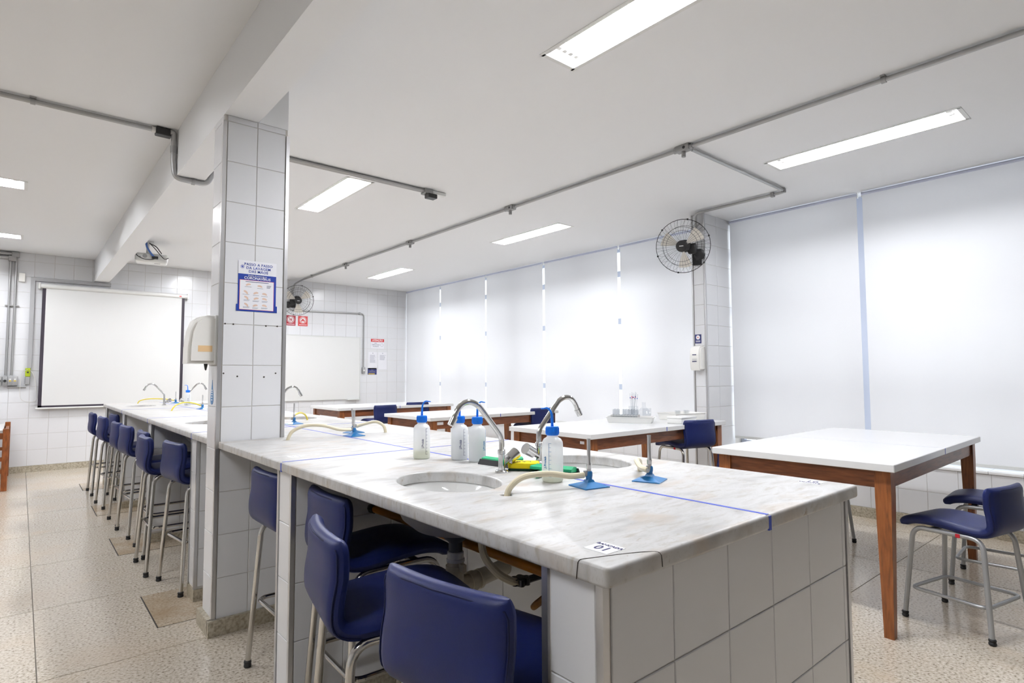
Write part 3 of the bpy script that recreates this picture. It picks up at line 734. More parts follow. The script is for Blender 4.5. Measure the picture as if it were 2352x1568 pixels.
# ------------------------------------------------------------------ ceiling lights
def troffer(L, W, n, label, loc, rz):
    t = empty('ceiling_light', loc, rz); a, b, d = L/2, W/2, 0.085
    m = MB()
    m.add([(-a,-b,0),(a,-b,0),(a,b,0),(-a,b,0),(-a+0.05,-b+0.03,d),(a-0.05,-b+0.03,d),(a-0.05,b-0.03,d),(-a+0.05,b-0.03,d)],
          [(0,1,5,4),(1,2,6,5),(2,3,7,6),(3,0,4,7),(4,5,6,7)])
    m.build('reflector', 'troffer', t, 0)
    f = MB()
    for s in (-1, 1):
        f.box((-a-0.012, s*b-0.012, -0.003), (a+0.012, s*b+0.012, 0.0005)).box((s*a-0.012, -b, -0.003), (s*a+0.012, b, 0.0005))
    f.build('frame', 'white_plastic', t, 0)
    for k in range(n):
        y = (k-(n-1)/2)*(W-0.06)/max(n, 3)*1.0
        MB().cyl((-a+0.085, y, 0.045), (a-0.085, y, 0.045), 0.013, 10).build('tube', 'tube_light', t)
        for s in (-1, 1): MB().rbox((s*(a-0.068)-0.016, y-0.015, 0.02), (s*(a-0.068)+0.016, y+0.015, 0.075), 0.004, 1).build('socket', 'white_plastic', t)
    tag(t, label, 'ceiling light', 'recessed fluorescent lights in the ceiling')
for x0, x1, y0, y1, n, lab in LIGHTS_Y: troffer(y1-y0, x1-x0, n, lab, ((x0+x1)/2, (y0+y1)/2, ZC), PI/2)
for x0, x1, y0, y1, n, lab in LIGHTS_X: troffer(x1-x0, y1-y0, n, lab, ((x0+x1)/2, (y0+y1)/2, ZC), 0)

# ------------------------------------------------------------------ conduits
ZK = ZC-0.022
def junction(parent, x, y, z, ax='y', drop=True):
    d = (0.03, 0.055, 0.022) if ax == 'y' else (0.055, 0.03, 0.022)
    MB().rbox((x-d[0], y-d[1], z-d[2]), (x+d[0], y+d[1], z+d[2]), 0.006, 2).build('junction_box', 'conduit_box', parent)
    e = (0, 0.075, 0) if ax == 'y' else (0.075, 0, 0)
    MB().cyl((x-e[0], y-e[1], z), (x+e[0], y+e[1], z), 0.019, 12).build('sleeve', 'conduit_box', parent)
    if drop:
        MB().cyl((x, y, z-0.02), (x, y, z-0.06), 0.015, 12).build('outlet_stub', 'conduit_box', parent)
        MB().cyl((x-d[0]-0.002, y-0.02, z-0.002), (x-d[0]+0.002, y-0.02, z-0.002), 0.011, 12).build('knockout', 'black_plastic', parent)
c = empty('ceiling_conduit', (3.54, 4.5, ZK)); tag(c, 'long grey conduit with junction boxes running down the ceiling to the fan', 'conduit')
def loc(o, e): return o
MB().tube(bend([(0, -7.4, 0), (0, 5.06, 0), (-0.06, 5.32, -0.06), (-0.06, 5.335, -0.30)], 0.09), 0.0135, 12).build('pipe', 'galv', c)
for y in (2.27, 4.18, 6.06, 7.88, 0.36-1.0): junction(c, 0, y-4.5, 0)
for y in (1.017, 9.15):
    MB().cyl((0, y-4.5-0.012, 0), (0, y-4.5+0.012, 0), 0.018, 12).cbox((0, y-4.5, 0.018), (0.05, 0.022, 0.008)).build('clamp', 'conduit_box', c)
c = empty('branch_conduit', (4.4, 2.24, ZK)); tag(c, 'thin grey conduit branching off across the ceiling to the pier fan', 'conduit')
MB().tube(bend([(-0.80, 0.0, 0), (0.68, 0.0, 0), (0.68, 0.90, 0), (0.775, 0.955, -0.05), (0.775, 0.955, -0.34)], 0.07), 0.0125, 12).build('pipe', 'galv', c)
for x, y in ((0.68, 0.12), (0.63, 0.0)): MB().cbox((x, y, -0.002), (0.03, 0.03, 0.036)).build('clamp', 'conduit_box', c, 0)
c = empty('cross_conduit', (1.0, 4.27, ZK)); tag(c, 'grey conduit crossing the ceiling and dipping under the beam by the column', 'conduit')
MB().tube([(-4.4, 0.03, 0), (-0.39, 0.03, 0)], 0.0145, 12).build('pipe', 'galv', c)
MB().rbox((-0.385, 0.0, -0.03), (-0.295, 0.06, 0.02), 0.004, 1).build('junction_box', 'black_plastic', c)
MB().cyl((-0.405, 0.03, 0), (-0.385, 0.03, 0), 0.019, 12).build('sleeve', 'cream_plastic', c)
MB().tube(bend([(-0.305, 0.0, -0.002), (-0.283, 0, -0.002), (-0.283, 0, -0.20), (-0.272, 0, -0.300), (-0.19, 0, -0.304), (-0.08, 0, -0.304), (-0.045, 0, -0.22), (-0.02, 0, -0.002), (0.28, 0, 0.0)], 0.06), 0.017, 12).build('drop_pipe', 'galv', c)
for z in (-0.115,): MB().cyl((-0.283, 0, z-0.022), (-0.283, 0, z+0.022), 0.0205, 12).build('sleeve', 'conduit_box', c)
MB().cyl((-0.175, 0, -0.304), (-0.155, 0, -0.304), 0.0215, 12).build('clamp', 'conduit_box', c)
MB().cyl((-1.0-0.012, 0.03, 0), (-1.0+0.012, 0.03, 0), 0.019, 12).cbox((-1.0, 0.03, 0.017), (0.03, 0.05, 0.01)).build('clamp', 'conduit_box', c)
MB().tube([(0.24, -0.012, 0.004), (1.62, -0.012, 0.004)], 0.0125, 12).build('pipe', 'galv', c)
MB().tube([(0.24, 0.018, 0.004), (1.62, 0.018, 0.004)], 0.0125, 12).build('pipe', 'galv', c)
MB().rbox((1.62, -0.04, -0.022), (1.70, 0.04, 0.02), 0.004, 1).build('junction_box', 'conduit_box', c)
MB().rbox((1.64, -0.06, -0.06), (1.73, 0.01, -0.022), 0.004, 1).build('outlet_box', 'black_plastic', c)
MB().rbox((1.69, -0.03, -0.012), (1.84, 0.02, 0.018), 0.004, 1).build('end_cover', 'white_plastic', c)
# far wall pipes beside the screen
c = empty('wall_conduits', (-0.1, YF, 1.2)); tag(c, 'pair of vertical grey conduits ending in socket boxes beside the screen', 'conduit')
MB().tube([(-0.048, -0.02, 0.06), (-0.048, -0.02, 1.56)], 0.0125, 12).build('pipe', 'galv', c)
MB().tube([(0.009, -0.02, 0.06), (0.009, -0.02, 1.60)], 0.0125, 12).build('pipe', 'galv', c)
MB().tube([(-0.9, -0.03, 1.575), (-0.03, -0.03, 1.575)], 0.02, 12).build('pipe', 'galv', c)
MB().tube([(-0.9, -0.03, 1.625), (0.0, -0.03, 1.625)], 0.02, 12).build('pipe', 'galv', c)
MB().rbox((-0.07, -0.06, 1.53), (0.01, -0.002, 1.60), 0.008, 2).build('junction_box', 'conduit_box', c)
MB().rbox((-0.04, -0.06, 1.585), (0.04, -0.002, 1.655), 0.008, 2).build('junction_box', 'conduit_box', c)
for z in (0.95, ): MB().box((-0.085, -0.03, z), (0.055, -0.001, z+0.012)).build('clamp', 'galv', c, 0)
for k, x in enumerate((-0.106, -0.051, 0.0, 0.047)):
    b = MB().rbox((x-0.025, -0.05, -0.075), (x+0.025, -0.001, 0.045), 0.006, 2).build('socket_box', 'conduit_box', c)
    if k < 2: MB().cyl((x, -0.052, -0.015), (x, -0.048, -0.015), 0.017, 14).build('socket_face', 'black_plastic', b)
    else:
        MB().cbox((x, -0.051, 0.005), (0.018, 0.003, 0.018)).build('socket_face', 'white_plastic', b, 0); MB().cbox((x, -0.051, -0.015), (0.022, 0.003, 0.012)).build('sticker', 'sign_yellow', b, 0)
MB().tube([(-0.03, -0.02, -0.095), (0.16, -0.02, -0.095)], 0.012, 10).build('link_pipe', 'galv', c)
c = empty('cable_trunking', (0.5, YF, 2.5)); tag(c, 'grey cable trunking framing the top corner of the screen', 'trunking')
MB().box((-0.44, -0.03, -1.15), (-0.395, -0.001, 0.0)).build('channel', 'trunking', c, 0)
MB().box((-0.44, -0.031, 0.0), (0.43, -0.001, 0.045)).build('channel', 'trunking', c, 0)
o = empty('power_outlet', (0.07, YF, 1.24)); tag(o, 'lime green power outlet with grey box below the trunking', 'outlet')
MB().rbox((-0.026, -0.045, 0.0), (0.026, -0.001, 0.108), 0.004, 1).build('cover', 'outlet_green', o)
MB().cyl((0, -0.048, 0.055), (0, -0.044, 0.055), 0.011, 12).build('socket_face', 'black_plastic', o)
MB().rbox((-0.028, -0.045, -0.105), (0.026, -0.001, -0.002), 0.006, 1).build('back_box', 'conduit_box', o)
MB().tube(crom([(0.02, -0.05, 0.08), (0.06, -0.05, 0.02), (0.09, -0.04, -0.15), (0.10, -0.03, -0.30), (0.02, -0.03, -0.33), (-0.06, -0.03, -0.28), (-0.07, -0.03, -0.10), (-0.05, -0.04, 0.05), (0.0, -0.05, 0.09)], 5), 0.003, 6).build('cable', 'cable_white', o)
o = MB().rbox((-0.062, YF-0.035, 2.475), (0.004, YF, 2.588), 0.004, 1).build('alarm_box', 'cream_plastic'); tag(o, 'small cream box high on the tiles beside the trunking', 'box')
c = empty('outlet_conduit', (4.2, YF, 2.35)); tag(c, 'grey conduit bending down to an outlet beside the whiteboard', 'conduit')
MB().tube(bend([(-0.72, -0.02, -0.005), (0.583, -0.02, 0.02), (0.583, -0.02, -0.97)], 0.07), 0.012, 12).build('pipe', 'galv', c)
MB().rbox((0.555, -0.045, -1.08), (0.612, -0.001, -0.965), 0.006, 2).build('outlet_box', 'conduit_box', c)
MB().cbox((0.583, -0.046, -1.02), (0.024, 0.004, 0.03)).build('socket_face', 'white_plastic', c, 0)
MB().cbox((0.50, -0.018, 0.018), (0.03, 0.034, 0.04)).build('clamp', 'galv', c, 0)

# ------------------------------------------------------------------ projection screen, projector, whiteboard, wall signs
sc = empty('projection_screen', (1.02, YF-0.06, 0.83)); tag(sc, 'pull-down projection screen with black side borders', 'screen')
MB().box((-0.815, -0.002, 0.015), (0.80, 0.0, 1.58)).build('sheet', 'screen_white', sc, 0)
MB().box((-0.838, -0.0025, 0.0), (-0.80, 0.0005, 1.585)).box((0.79, -0.0025, 0.0), (0.828, 0.0005, 1.585)).box((-0.838, -0.0025, 0.0), (0.828, 0.0005, 0.028)).build('border', 'screen_black', sc, 0)
MB().tube([(-0.875, 0.0, 1.605), (0.872, 0.0, 1.605)], 0.031, 14).build('housing', 'white_plastic', sc)
for s in (-0.87, 0.868): MB().rbox((s-0.012, -0.035, 1.565), (s+0.012, 0.058, 1.645), 0.004, 1).build('end_bracket', 'white_plastic', sc)
MB().tube([(-0.86, 0.0, -0.008), (0.845, 0.0, -0.008)], 0.012, 10).build('bottom_bar', 'white_plastic', sc)
MB().cbox((0.765, -0.031, 1.60), (0.03, 0.003, 0.016)).build('sticker', 'sign_red', sc, 0)
b = empty('whiteboard', (3.13, YF, 0.81)); tag(b, 'wide glossy whiteboard running behind the column', 'whiteboard')
MB().box((-1.575, -0.02, 0.012), (1.575, -0.004, 1.105)).build('panel', 'board_white', b, 0)
f = MB()
f.box((-1.59, -0.024, 0.0), (1.59, -0.001, 0.013)).box((-1.59, -0.024, 1.104), (1.59, -0.001, 1.117)).box((-1.59, -0.024, 0.0), (-1.575, -0.001, 1.117)).box((1.575, -0.024, 0.0), (1.59, -0.001, 1.117))
f.build('frame', 'laminate_edge', b, 0)
MB().rbox((1.33, -0.09, -0.012), (1.575, -0.02, 0.0), 0.003, 1).build('pen_tray', 'laminate_edge', b)
# projector
p = empty('projector', (1.16, 8.10, 2.60), -0.12); tag(p, 'white ceiling projector with a tangle of cables', 'projector')
MB().rbox((-0.17, -0.12, 0.0), (0.17, 0.12, 0.105), 0.03, 3).build('body', 'white_plastic', p)
MB().cyl((-0.07, -0.121, 0.065), (-0.07, -0.112, 0.065), 0.024, 18).build('speaker_disc', 'conduit_box', p)
MB().cyl((-0.12, -0.121, 0.05), (-0.12, -0.112, 0.05), 0.010, 12).build('port', 'conduit_box', p)
MB().rbox((0.0, -0.16, 0.035), (0.065, -0.11, 0.065), 0.004, 1).build('plug', 'black_plastic', p)
MB().cyl((0.09, 0.11, 0.06), (0.09, 0.145, 0.06), 0.035, 18).build('lens', 'black_plastic', p)
MB().cbox((0.06, -0.02, -0.001), (0.06, 0.02, 0.004)).build('label_plate', 'conduit_box', p, 0)
MB().cyl((-0.04, 0.0, 0.10), (-0.04, 0.0, 0.262), 0.017, 12).build('mount_pole', 'white_plastic', p)
MB().rbox((-0.10, -0.05, 0.246), (0.02, 0.05, 0.262), 0.004, 1).build('mount_plate', 'white_plastic', p)
MB().tube(crom([(-0.06, -0.03, 0.25), (-0.05, -0.08, 0.18), (-0.01, -0.13, 0.10), (0.02, -0.15, 0.06)], 6), 0.011, 8).build('cable', 'cable_blue', p)
MB().tube(crom([(-0.16, -0.10, 0.11), (-0.15, -0.15, 0.06), (-0.08, -0.17, 0.02), (0.0, -0.17, 0.02), (0.05, -0.15, 0.05)], 6), 0.005, 6).build('cable', 'cable', p)
MB().tube(crom([(-0.03, -0.02, 0.25), (0.03, -0.08, 0.17), (0.09, -0.15, 0.08), (0.13, -0.16, 0.04), (0.17, -0.13, 0.06)], 6), 0.005, 6).build('cable', 'cable', p)
MB().tube(crom([(-0.02, 0.0, 0.24), (0.04, -0.06, 0.20), (0.08, -0.10, 0.14), (0.10, -0.10, 0.11)], 6), 0.006, 6).build('cable', 'cable', p)
# signs on far wall; every sign is a thin plate facing -y
FX = (PI/2, 0, 0)
def plate(name, cx, z0, wd, hg, material, label, cat, y=YF, th=0.003):
    s = empty(name, (cx, y, z0)); MB().box((-wd/2, -th, 0), (wd/2, 0, hg)).build('plate', material, s, 0); tag(s, label, cat); return s
def bars(parent, rects, material, y=-0.0036, name='print_line'):
    m = MB()
    for x0, z0, x1, z1 in rects: m.box((x0, y-0.0004, z0), (x1, y+0.0004, z1))
    return m.build(name, material, parent, 0)
def disc(parent, x, z, r, material, y=-0.0036, name='print_disc', r0=0.0):
    seg = 24; m = MB(); vs = []; fs = []
    for rr in ((r0, r) if r0 else (r,)):
        vs += [(x+rr*math.cos(2*PI*k/seg), y, z+rr*math.sin(2*PI*k/seg)) for k in range(seg)]
    if r0: fs = [(k, (k+1) % seg, seg+(k+1) % seg, seg+k) for k in range(seg)]
    else: fs = [tuple(range(seg))]
    vs2 = [(a, b+0.0005, c_) for a, b, c_ in vs]; n = len(vs)
    return MB().add(vs+vs2, fs+[tuple(i+n for i in reversed(f)) for f in fs]).build(name, material, parent, 0)
def slash(parent, x, z, r, material, wdt=0.006, y=-0.0048):
    d = r*0.7071; m = MB().box((-r, -0.0004, -wdt/2), (r, 0.0004, wdt/2)); m.xf(Matrix.Translation((x, y, z)) @ Matrix.Rotation(PI/4, 4, 'Y'))
    return m.build('slash', material, parent, 0)
def prohibition(cx, z0, material, label, kind):
    s = plate('prohibition_sign', cx, z0, 0.165, 0.172, material, label, 'sign')
    disc(s, 0, 0.102, 0.060, 'white_print'); disc(s, 0, 0.102, 0.055, material, -0.0042, 'ring', 0.046); slash(s, 0, 0.102, 0.052, material)
    if kind: bars(s, [(-0.02, 0.07, -0.012, 0.13), (0.0, 0.065, 0.008, 0.12), (-0.025, 0.10, 0.025, 0.108), (0.014, 0.08, 0.022, 0.135)], material, -0.0042, 'pictogram')
    else: bars(s, [(-0.03, 0.085, 0.03, 0.105), (-0.012, 0.105, 0.012, 0.125), (-0.03, 0.073, -0.018, 0.085), (0.018, 0.073, 0.03, 0.085)], material, -0.0042, 'pictogram')
    bars(s, [(-0.065, 0.018, 0.065, 0.026)], 'white_print')
    return s
prohibition(3.455, 2.086, 'sign_dark_red', 'dark red prohibition sign partly behind the far fan', 1)
prohibition(3.662, 2.086, 'sign_red', 'light red prohibition sign beside the darker one', 0)
s = plate('warning_sign', 5.07, 1.735, 0.27, 0.18, 'paper', 'white attention sign with a red heading on the far tiles', 'sign')
bars(s, [(-0.135, 0.125, 0.135, 0.18)], 'sign_red'); text('ATENÇÃO', 0.045, 'white_print', s, (0, -0.0045, 0.152), FX, bold=0.001)
text('USO', 0.024, 'ink', s, (-0.04, -0.0036, 0.100), FX); text('OBRIGATÓRIO', 0.024, 'ink', s, (-0.035, -0.0036, 0.070), FX); text('DE JALECO', 0.024, 'ink', s, (-0.035, -0.0036, 0.040), FX)
disc(s, 0.09, 0.07, 0.03, 'grey_ink', -0.0036, 'emblem_ring', 0.026)
for cx, lab, hd in ((4.977, 'typed notice sheet on the far tiles, next to the outlet conduit', 0), (5.178, 'typed notice sheet on the far tiles, closer to the blinds', 1)):
    s = plate('notice_sheet', cx, 1.35, 0.178, 0.32, 'paper', lab, 'notice')
    rects = [(-0.008, 0.292, 0.008, 0.306)]
    rects += [(-0.06, 0.262-0.0125*k, 0.065-random.random()*0.05, 0.266-0.0125*k) for k in range(8+4*(1-hd))]
    bars(s, rects, 'grey_ink')
s = plate('info_sign', 4.968, 1.251, 0.18, 0.122, 'sign_navy', 'small navy sign with a yellow strip below the typed notices', 'sign')
bars(s, [(-0.075, 0.008, 0.05, 0.022)], 'sign_yellow'); bars(s, [(-0.06, 0.058, 0.06, 0.064), (-0.065, 0.04, 0.06, 0.045), (-0.02, 0.08, 0.02, 0.086), (-0.02, 0.086, -0.014, 0.108), (0.014, 0.086, 0.02, 0.108)], 'grey_ink')
# hand-washing poster on the column
s = plate('poster', 0.911, 1.566, 0.186, 0.257, 'poster_blue', 'blue and white hand-washing poster on the tiled column', 'poster', COLY0, 0.002)
bars(s, [(-0.0935, 0.190, 0.0935, 0.259)], 'paper', -0.0022); bars(s, [(-0.086, 0.008, 0.082, 0.160)], 'poster_red', -0.0022); bars(s, [(-0.0845, 0.0095, 0.0805, 0.1585)], 'paper', -0.0026)
for tx, z, x in (('PASSO A PASSO', 0.240, 0.004), ('DA LAVAGEM', 0.222, 0.004), ('DAS MÃOS', 0.204, 0.004)): text(tx, 0.0185, 'poster_blue', s, (x, -0.0031, z), FX, bold=0.0002, space=1.08)
text('Medidas de prevenção ao', 0.009, 'white_print', s, (0.0, -0.0028, 0.183), FX); text('CORONAVÍRUS', 0.0185, 'white_print', s, (0.0, -0.0028, 0.170), FX, bold=0.0003)
bars(s, [(-0.058, 0.150, 0.055, 0.1525)], 'ink', -0.0032)
hands = [(-0.045, 0.137), (0.012, 0.133), (-0.055, 0.098), (-0.008, 0.096), (0.036, 0.094), (-0.052, 0.070), (-0.006, 0.068), (0.036, 0.068), (-0.052, 0.034), (-0.01, 0.032), (0.036, 0.034)]
m = MB()
for k, (x, z) in enumerate(hands):
    q = MB().prism([(-0.012, 0.003), (-0.004, 0.006), (0.006, 0.004), (0.013, -0.003), (0.010, -0.007), (0.0, -0.004), (-0.011, -0.003)], -0.0034, -0.0030, 'y')
    q.xf(Matrix.Translation((x, 0, z)) @ Matrix.Rotation((k % 3-1)*0.5, 4, 'Y')); q.build('hand_drawing', 'skin_ink', s, 0)
bars(s, [(x-0.016+0.003*(i % 2), z-0.013-0.004*j, x+0.016-0.004*j, z-0.0112-0.004*j) for i, (x, z) in enumerate(hands) for j in range(2 if i > 4 else 1)], 'grey_ink', -0.0032)
bars(s, [(0.046, 0.137-0.004*j, 0.068-0.002*j, 0.1392-0.004*j) for j in range(4)], 'grey_ink', -0.0032)
m = MB()
for k in range(7): m.cyl((-0.074, -0.0034, 0.226), (-0.074+0.010*math.cos(k*0.9), -0.0034, 0.226+0.010*math.sin(k*0.9)), 0.0009, 5)
m.build('virus_emblem', 'tape', s)
MB().box((-0.0995, -0.003, 0.0), (-0.088, -0.0005, 0.034)).box((0.088, -0.003, 0.0), (0.0995, -0.0005, 0.034)).build('mounting_tape', 'poster_blue', s, 0)
# dispenser on the column, droplet sticker
d = empty('soap_dispenser', (COLX0, 3.185, 1.30)); tag(d, 'cream wall dispenser on the side of the tiled column', 'dispenser')
prof = [(0.0, 0.0), (-0.128, 0.0), (-0.127, 0.08), (-0.118, 0.16), (-0.100, 0.21), (-0.075, 0.230), (-0.04, 0.238), (0.0, 0.236)]
bm = bmesh.new(); vsb = [bm.verts.new((x, -0.065, z)) for x, z in prof]; fa = bm.faces.new(vsb); ex = bmesh.ops.extrude_face_region(bm, geom=[fa])
for v_ in [g_ for g_ in ex['geom'] if isinstance(g_, bmesh.types.BMVert)]: v_.co.y = 0.065
bmesh.ops.recalc_face_normals(bm, faces=bm.faces[:])
bmesh.ops.bevel(bm, geom=[e for e in bm.edges if abs(e.verts[0].co.y-e.verts[1].co.y) < 1e-5 and min(e.verts[0].co.x, e.verts[1].co.x) < -0.001], offset=0.014, segments=4, affect='EDGES')
MB().frombm(bm).build('cover', 'cream_plastic', d, 50)
MB().rbox((-0.012, -0.068, -0.004), (0.0, 0.068, 0.24), 0.003, 1).build('back_plate', 'white_plastic', d)
MB().box((-0.085, -0.0658, 0.058), (-0.022, -0.0648, 0.088)).build('soap_window', 'orange_soap', d, 0)
MB().lathe([(0.0, -0.034), (0.004, -0.03), (0.009, -0.005), (0.009, 0.002)], 12, (-0.035, 0, 0)).build('nozzle', 'black_plastic', d)
d = empty('droplet_sticker', (COLX0, 3.195, 1.095)); tag(d, 'blue droplet-shaped sticker on the side of the tiled column', 'sticker')
pl = [(0.0, 0.125), (-0.012, 0.085), (-0.025, 0.05), (-0.03, 0.025), (-0.02, 0.006), (0.0, 0.0), (0.02, 0.006), (0.03, 0.025), (0.025, 0.05), (0.012, 0.085)]
MB().prism(pl, -0.0012, 0.0, 'x').build('decal', 'burner_blue', d, 0)
for z in (0.06, 0.07, 0.048, 0.035, 0.022): MB().box((-0.0018, -0.013, z), (-0.0010, 0.013, z+0.005)).build('print_line', 'white_print', d, 0)
# dispenser and sign on the window pier
d = empty('gel_dispenser', (5.2, 3.20, 1.275)); tag(d, 'white hand gel dispenser on the window pier', 'dispenser')
prof = [(0.0, 0.0), (-0.085, 0.0), (-0.095, 0.06), (-0.098, 0.14), (-0.09, 0.20), (-0.07, 0.235), (0.0, 0.25)]
bm = bmesh.new(); vsb = [bm.verts.new((x, -0.06, z)) for x, z in prof]; fa = bm.faces.new(vsb); ex = bmesh.ops.extrude_face_region(bm, geom=[fa])
for v_ in [g_ for g_ in ex['geom'] if isinstance(g_, bmesh.types.BMVert)]: v_.co.y = 0.06
bmesh.ops.recalc_face_normals(bm, faces=bm.faces[:])
bmesh.ops.bevel(bm, geom=[e for e in bm.edges if abs(e.verts[0].co.y-e.verts[1].co.y) < 1e-5 and min(e.verts[0].co.x, e.verts[1].co.x) < -0.001], offset=0.014, segments=3, affect='EDGES')
MB().frombm(bm).build('cover', 'cream_plastic', d, 50)
MB().box((-0.0995, -0.02, 0.152), (-0.096, 0.022, 0.16)).box((-0.099, -0.025, 0.085), (-0.094, 0.025, 0.092)).build('print_line', 'ink', d, 0)
MB().box((-0.0985, -0.025, 0.095), (-0.0945, 0.025, 0.118)).build('window_strip', 'frosted', d, 0)
s = empty('notice_sign', (5.2, 3.212, 1.548)); tag(s, 'small blue sign with a round emblem above the gel dispenser', 'sign')
MB().box((-0.003, -0.035, 0), (0, 0.035, 0.09)).build('plate', 'sign_navy', s, 0)
MB().cyl((-0.0045, 0, 0.06), (-0.003, 0, 0.06), 0.022, 20).build('print_disc', 'white_print', s)
MB().cyl((-0.0052, 0, 0.06), (-0.0045, 0, 0.06), 0.006, 12).build('emblem', 'sign_red', s)
MB().box((-0.004, -0.025, 0.024), (-0.003, 0.025, 0.028)).box((-0.004, -0.025, 0.014), (-0.003, 0.025, 0.019)).build('print_line', 'white_print', s, 0)

# ------------------------------------------------------------------ wall fans
def fan(center, nrm, mount, label, R=0.26, side=1):
    nz = Vector(nrm).normalized(); up = Vector((0, 0, 1)); x = up.cross(nz).normalized(); y = nz.cross(x)
    rot = Matrix((x, y, nz)).transposed().to_euler()
    f = empty('wall_fan', center, rot=rot)
    inv = Matrix((x, y, nz)); mt = inv @ (Vector(mount)-Vector(center))
    g_ = MB(); n = 44
    for k in range(n):
        a = 2*PI*k/n; ca, sa = math.cos(a), math.sin(a)
        g_.tube([(0.05*ca, 0.05*sa, 0.075), (0.14*ca, 0.14*sa, 0.070), (0.21*ca, 0.21*sa, 0.05), (R*ca, R*sa, 0.0)], 0.0009, 4)
        if k % 2 == 0:
            a2 = a+PI/n*2.2; g_.tube([(R*ca, R*sa, 0.0), (0.20*math.cos(a2), 0.20*math.sin(a2), -0.055), (0.07*math.cos(a2), 0.07*math.sin(a2), -0.06)], 0.0008, 4)
    for r, z, t in ((R, 0, 0.0032), (0.185, 0.06, 0.0017), (0.15, 0.069, 0.0017), (0.20, -0.055, 0.0017)):
        g_.tube([(r*math.cos(2*PI*k/36), r*math.sin(2*PI*k/36), z) for k in range(36)], t, 5, closed=True)
    g_.build('guard', 'fan_wire', f)
    for k in range(6):
        a = 2*PI*k/6+0.3; MB().cbox((R*math.cos(a), R*math.sin(a), 0), (0.016, 0.016, 0.012)).build('guard_clip', 'black_plastic', f, 0)
    MB().lathe([(0.0, 0.090), (0.035, 0.088), (0.054, 0.08), (0.058, 0.062)], 24).build('badge', 'black_plastic', f)
    MB().cbox((0, 0.002, 0.0915), (0.04, 0.008, 0.002)).build('badge_print', 'white_print', f, 0)
    for k in range(3):
        a = 2*PI*k/3+0.60; vs = []; n2 = 8
        for i in range(n2+1):
            r = 0.045+0.165*i/n2; wd = 0.26+0.44*math.sin(PI*min(1, (i+1)/(n2+0.6))*0.62)
            for j in range(5):
                th = a+wd*(j/4-0.5); vs.append((r*math.cos(th), r*math.sin(th), 0.012+0.05*(j/4-0.5)*(0.6+0.4*i/n2)))
        fs = [(i*5+j, i*5+j+1, (i+1)*5+j+1, (i+1)*5+j) for i in range(n2) for j in range(4)]
        m = len(vs); vs += [(p_[0], p_[1], p_[2]-0.0025) for p_ in vs]; fs += [tuple(q+m for q in reversed(ff)) for ff in fs]
        MB().add(vs, fs).build('blade', 'fan_blade', f, 60)
    MB().lathe([(0.05, 0.03), (0.052, -0.02), (0.045, -0.03)], 20).build('hub', 'black_plastic', f)
    MB().lathe([(0.04, -0.03), (0.062, -0.045), (0.065, -0.12), (0.05, -0.15), (0.0, -0.155)], 20).build('motor', 'black_plastic', f)
    mid = Vector((side*0.135, -0.095, -0.15))
    MB().rbox((min(side*0.03, side*0.115), -0.085, -0.15), (max(side*0.03, side*0.115), 0.02, -0.06), 0.02, 3).build('gear_case', 'black_plastic', f)
    MB().tube(crom([(0, -0.02, -0.13), mid, mt+Vector((0, 0, 0))], 6), 0.022, 10).build('arm', 'black_plastic', f)
    MB().lathe([(0.0, 0), (0.052, 0), (0.056, 0.03), (0.03, 0.045), (0.0, 0.045)], 20).xf(Matrix.Translation(mid)).build('tilt_joint', 'black_plastic', f)
    box = MB().cbox((0, 0, 0), (0.09, 0.12, 0.03)); box.xf(Matrix.Translation(mt)); box.build('mount_plate', 'black_plastic', f, 0)
    tag(f, label, 'fan', 'wall fans with wire guards')
fan((4.92, 3.185, 2.495), (-0.93, -0.40, -0.20), (5.186, 3.195, 2.40), 'black wire wall fan on the window pier')
fan((3.46, 9.545, 2.485), (-0.22, -0.95, -0.22), (3.48, 9.83, 2.45), 'black wire wall fan far away beside the red signs', 0.25, -1)

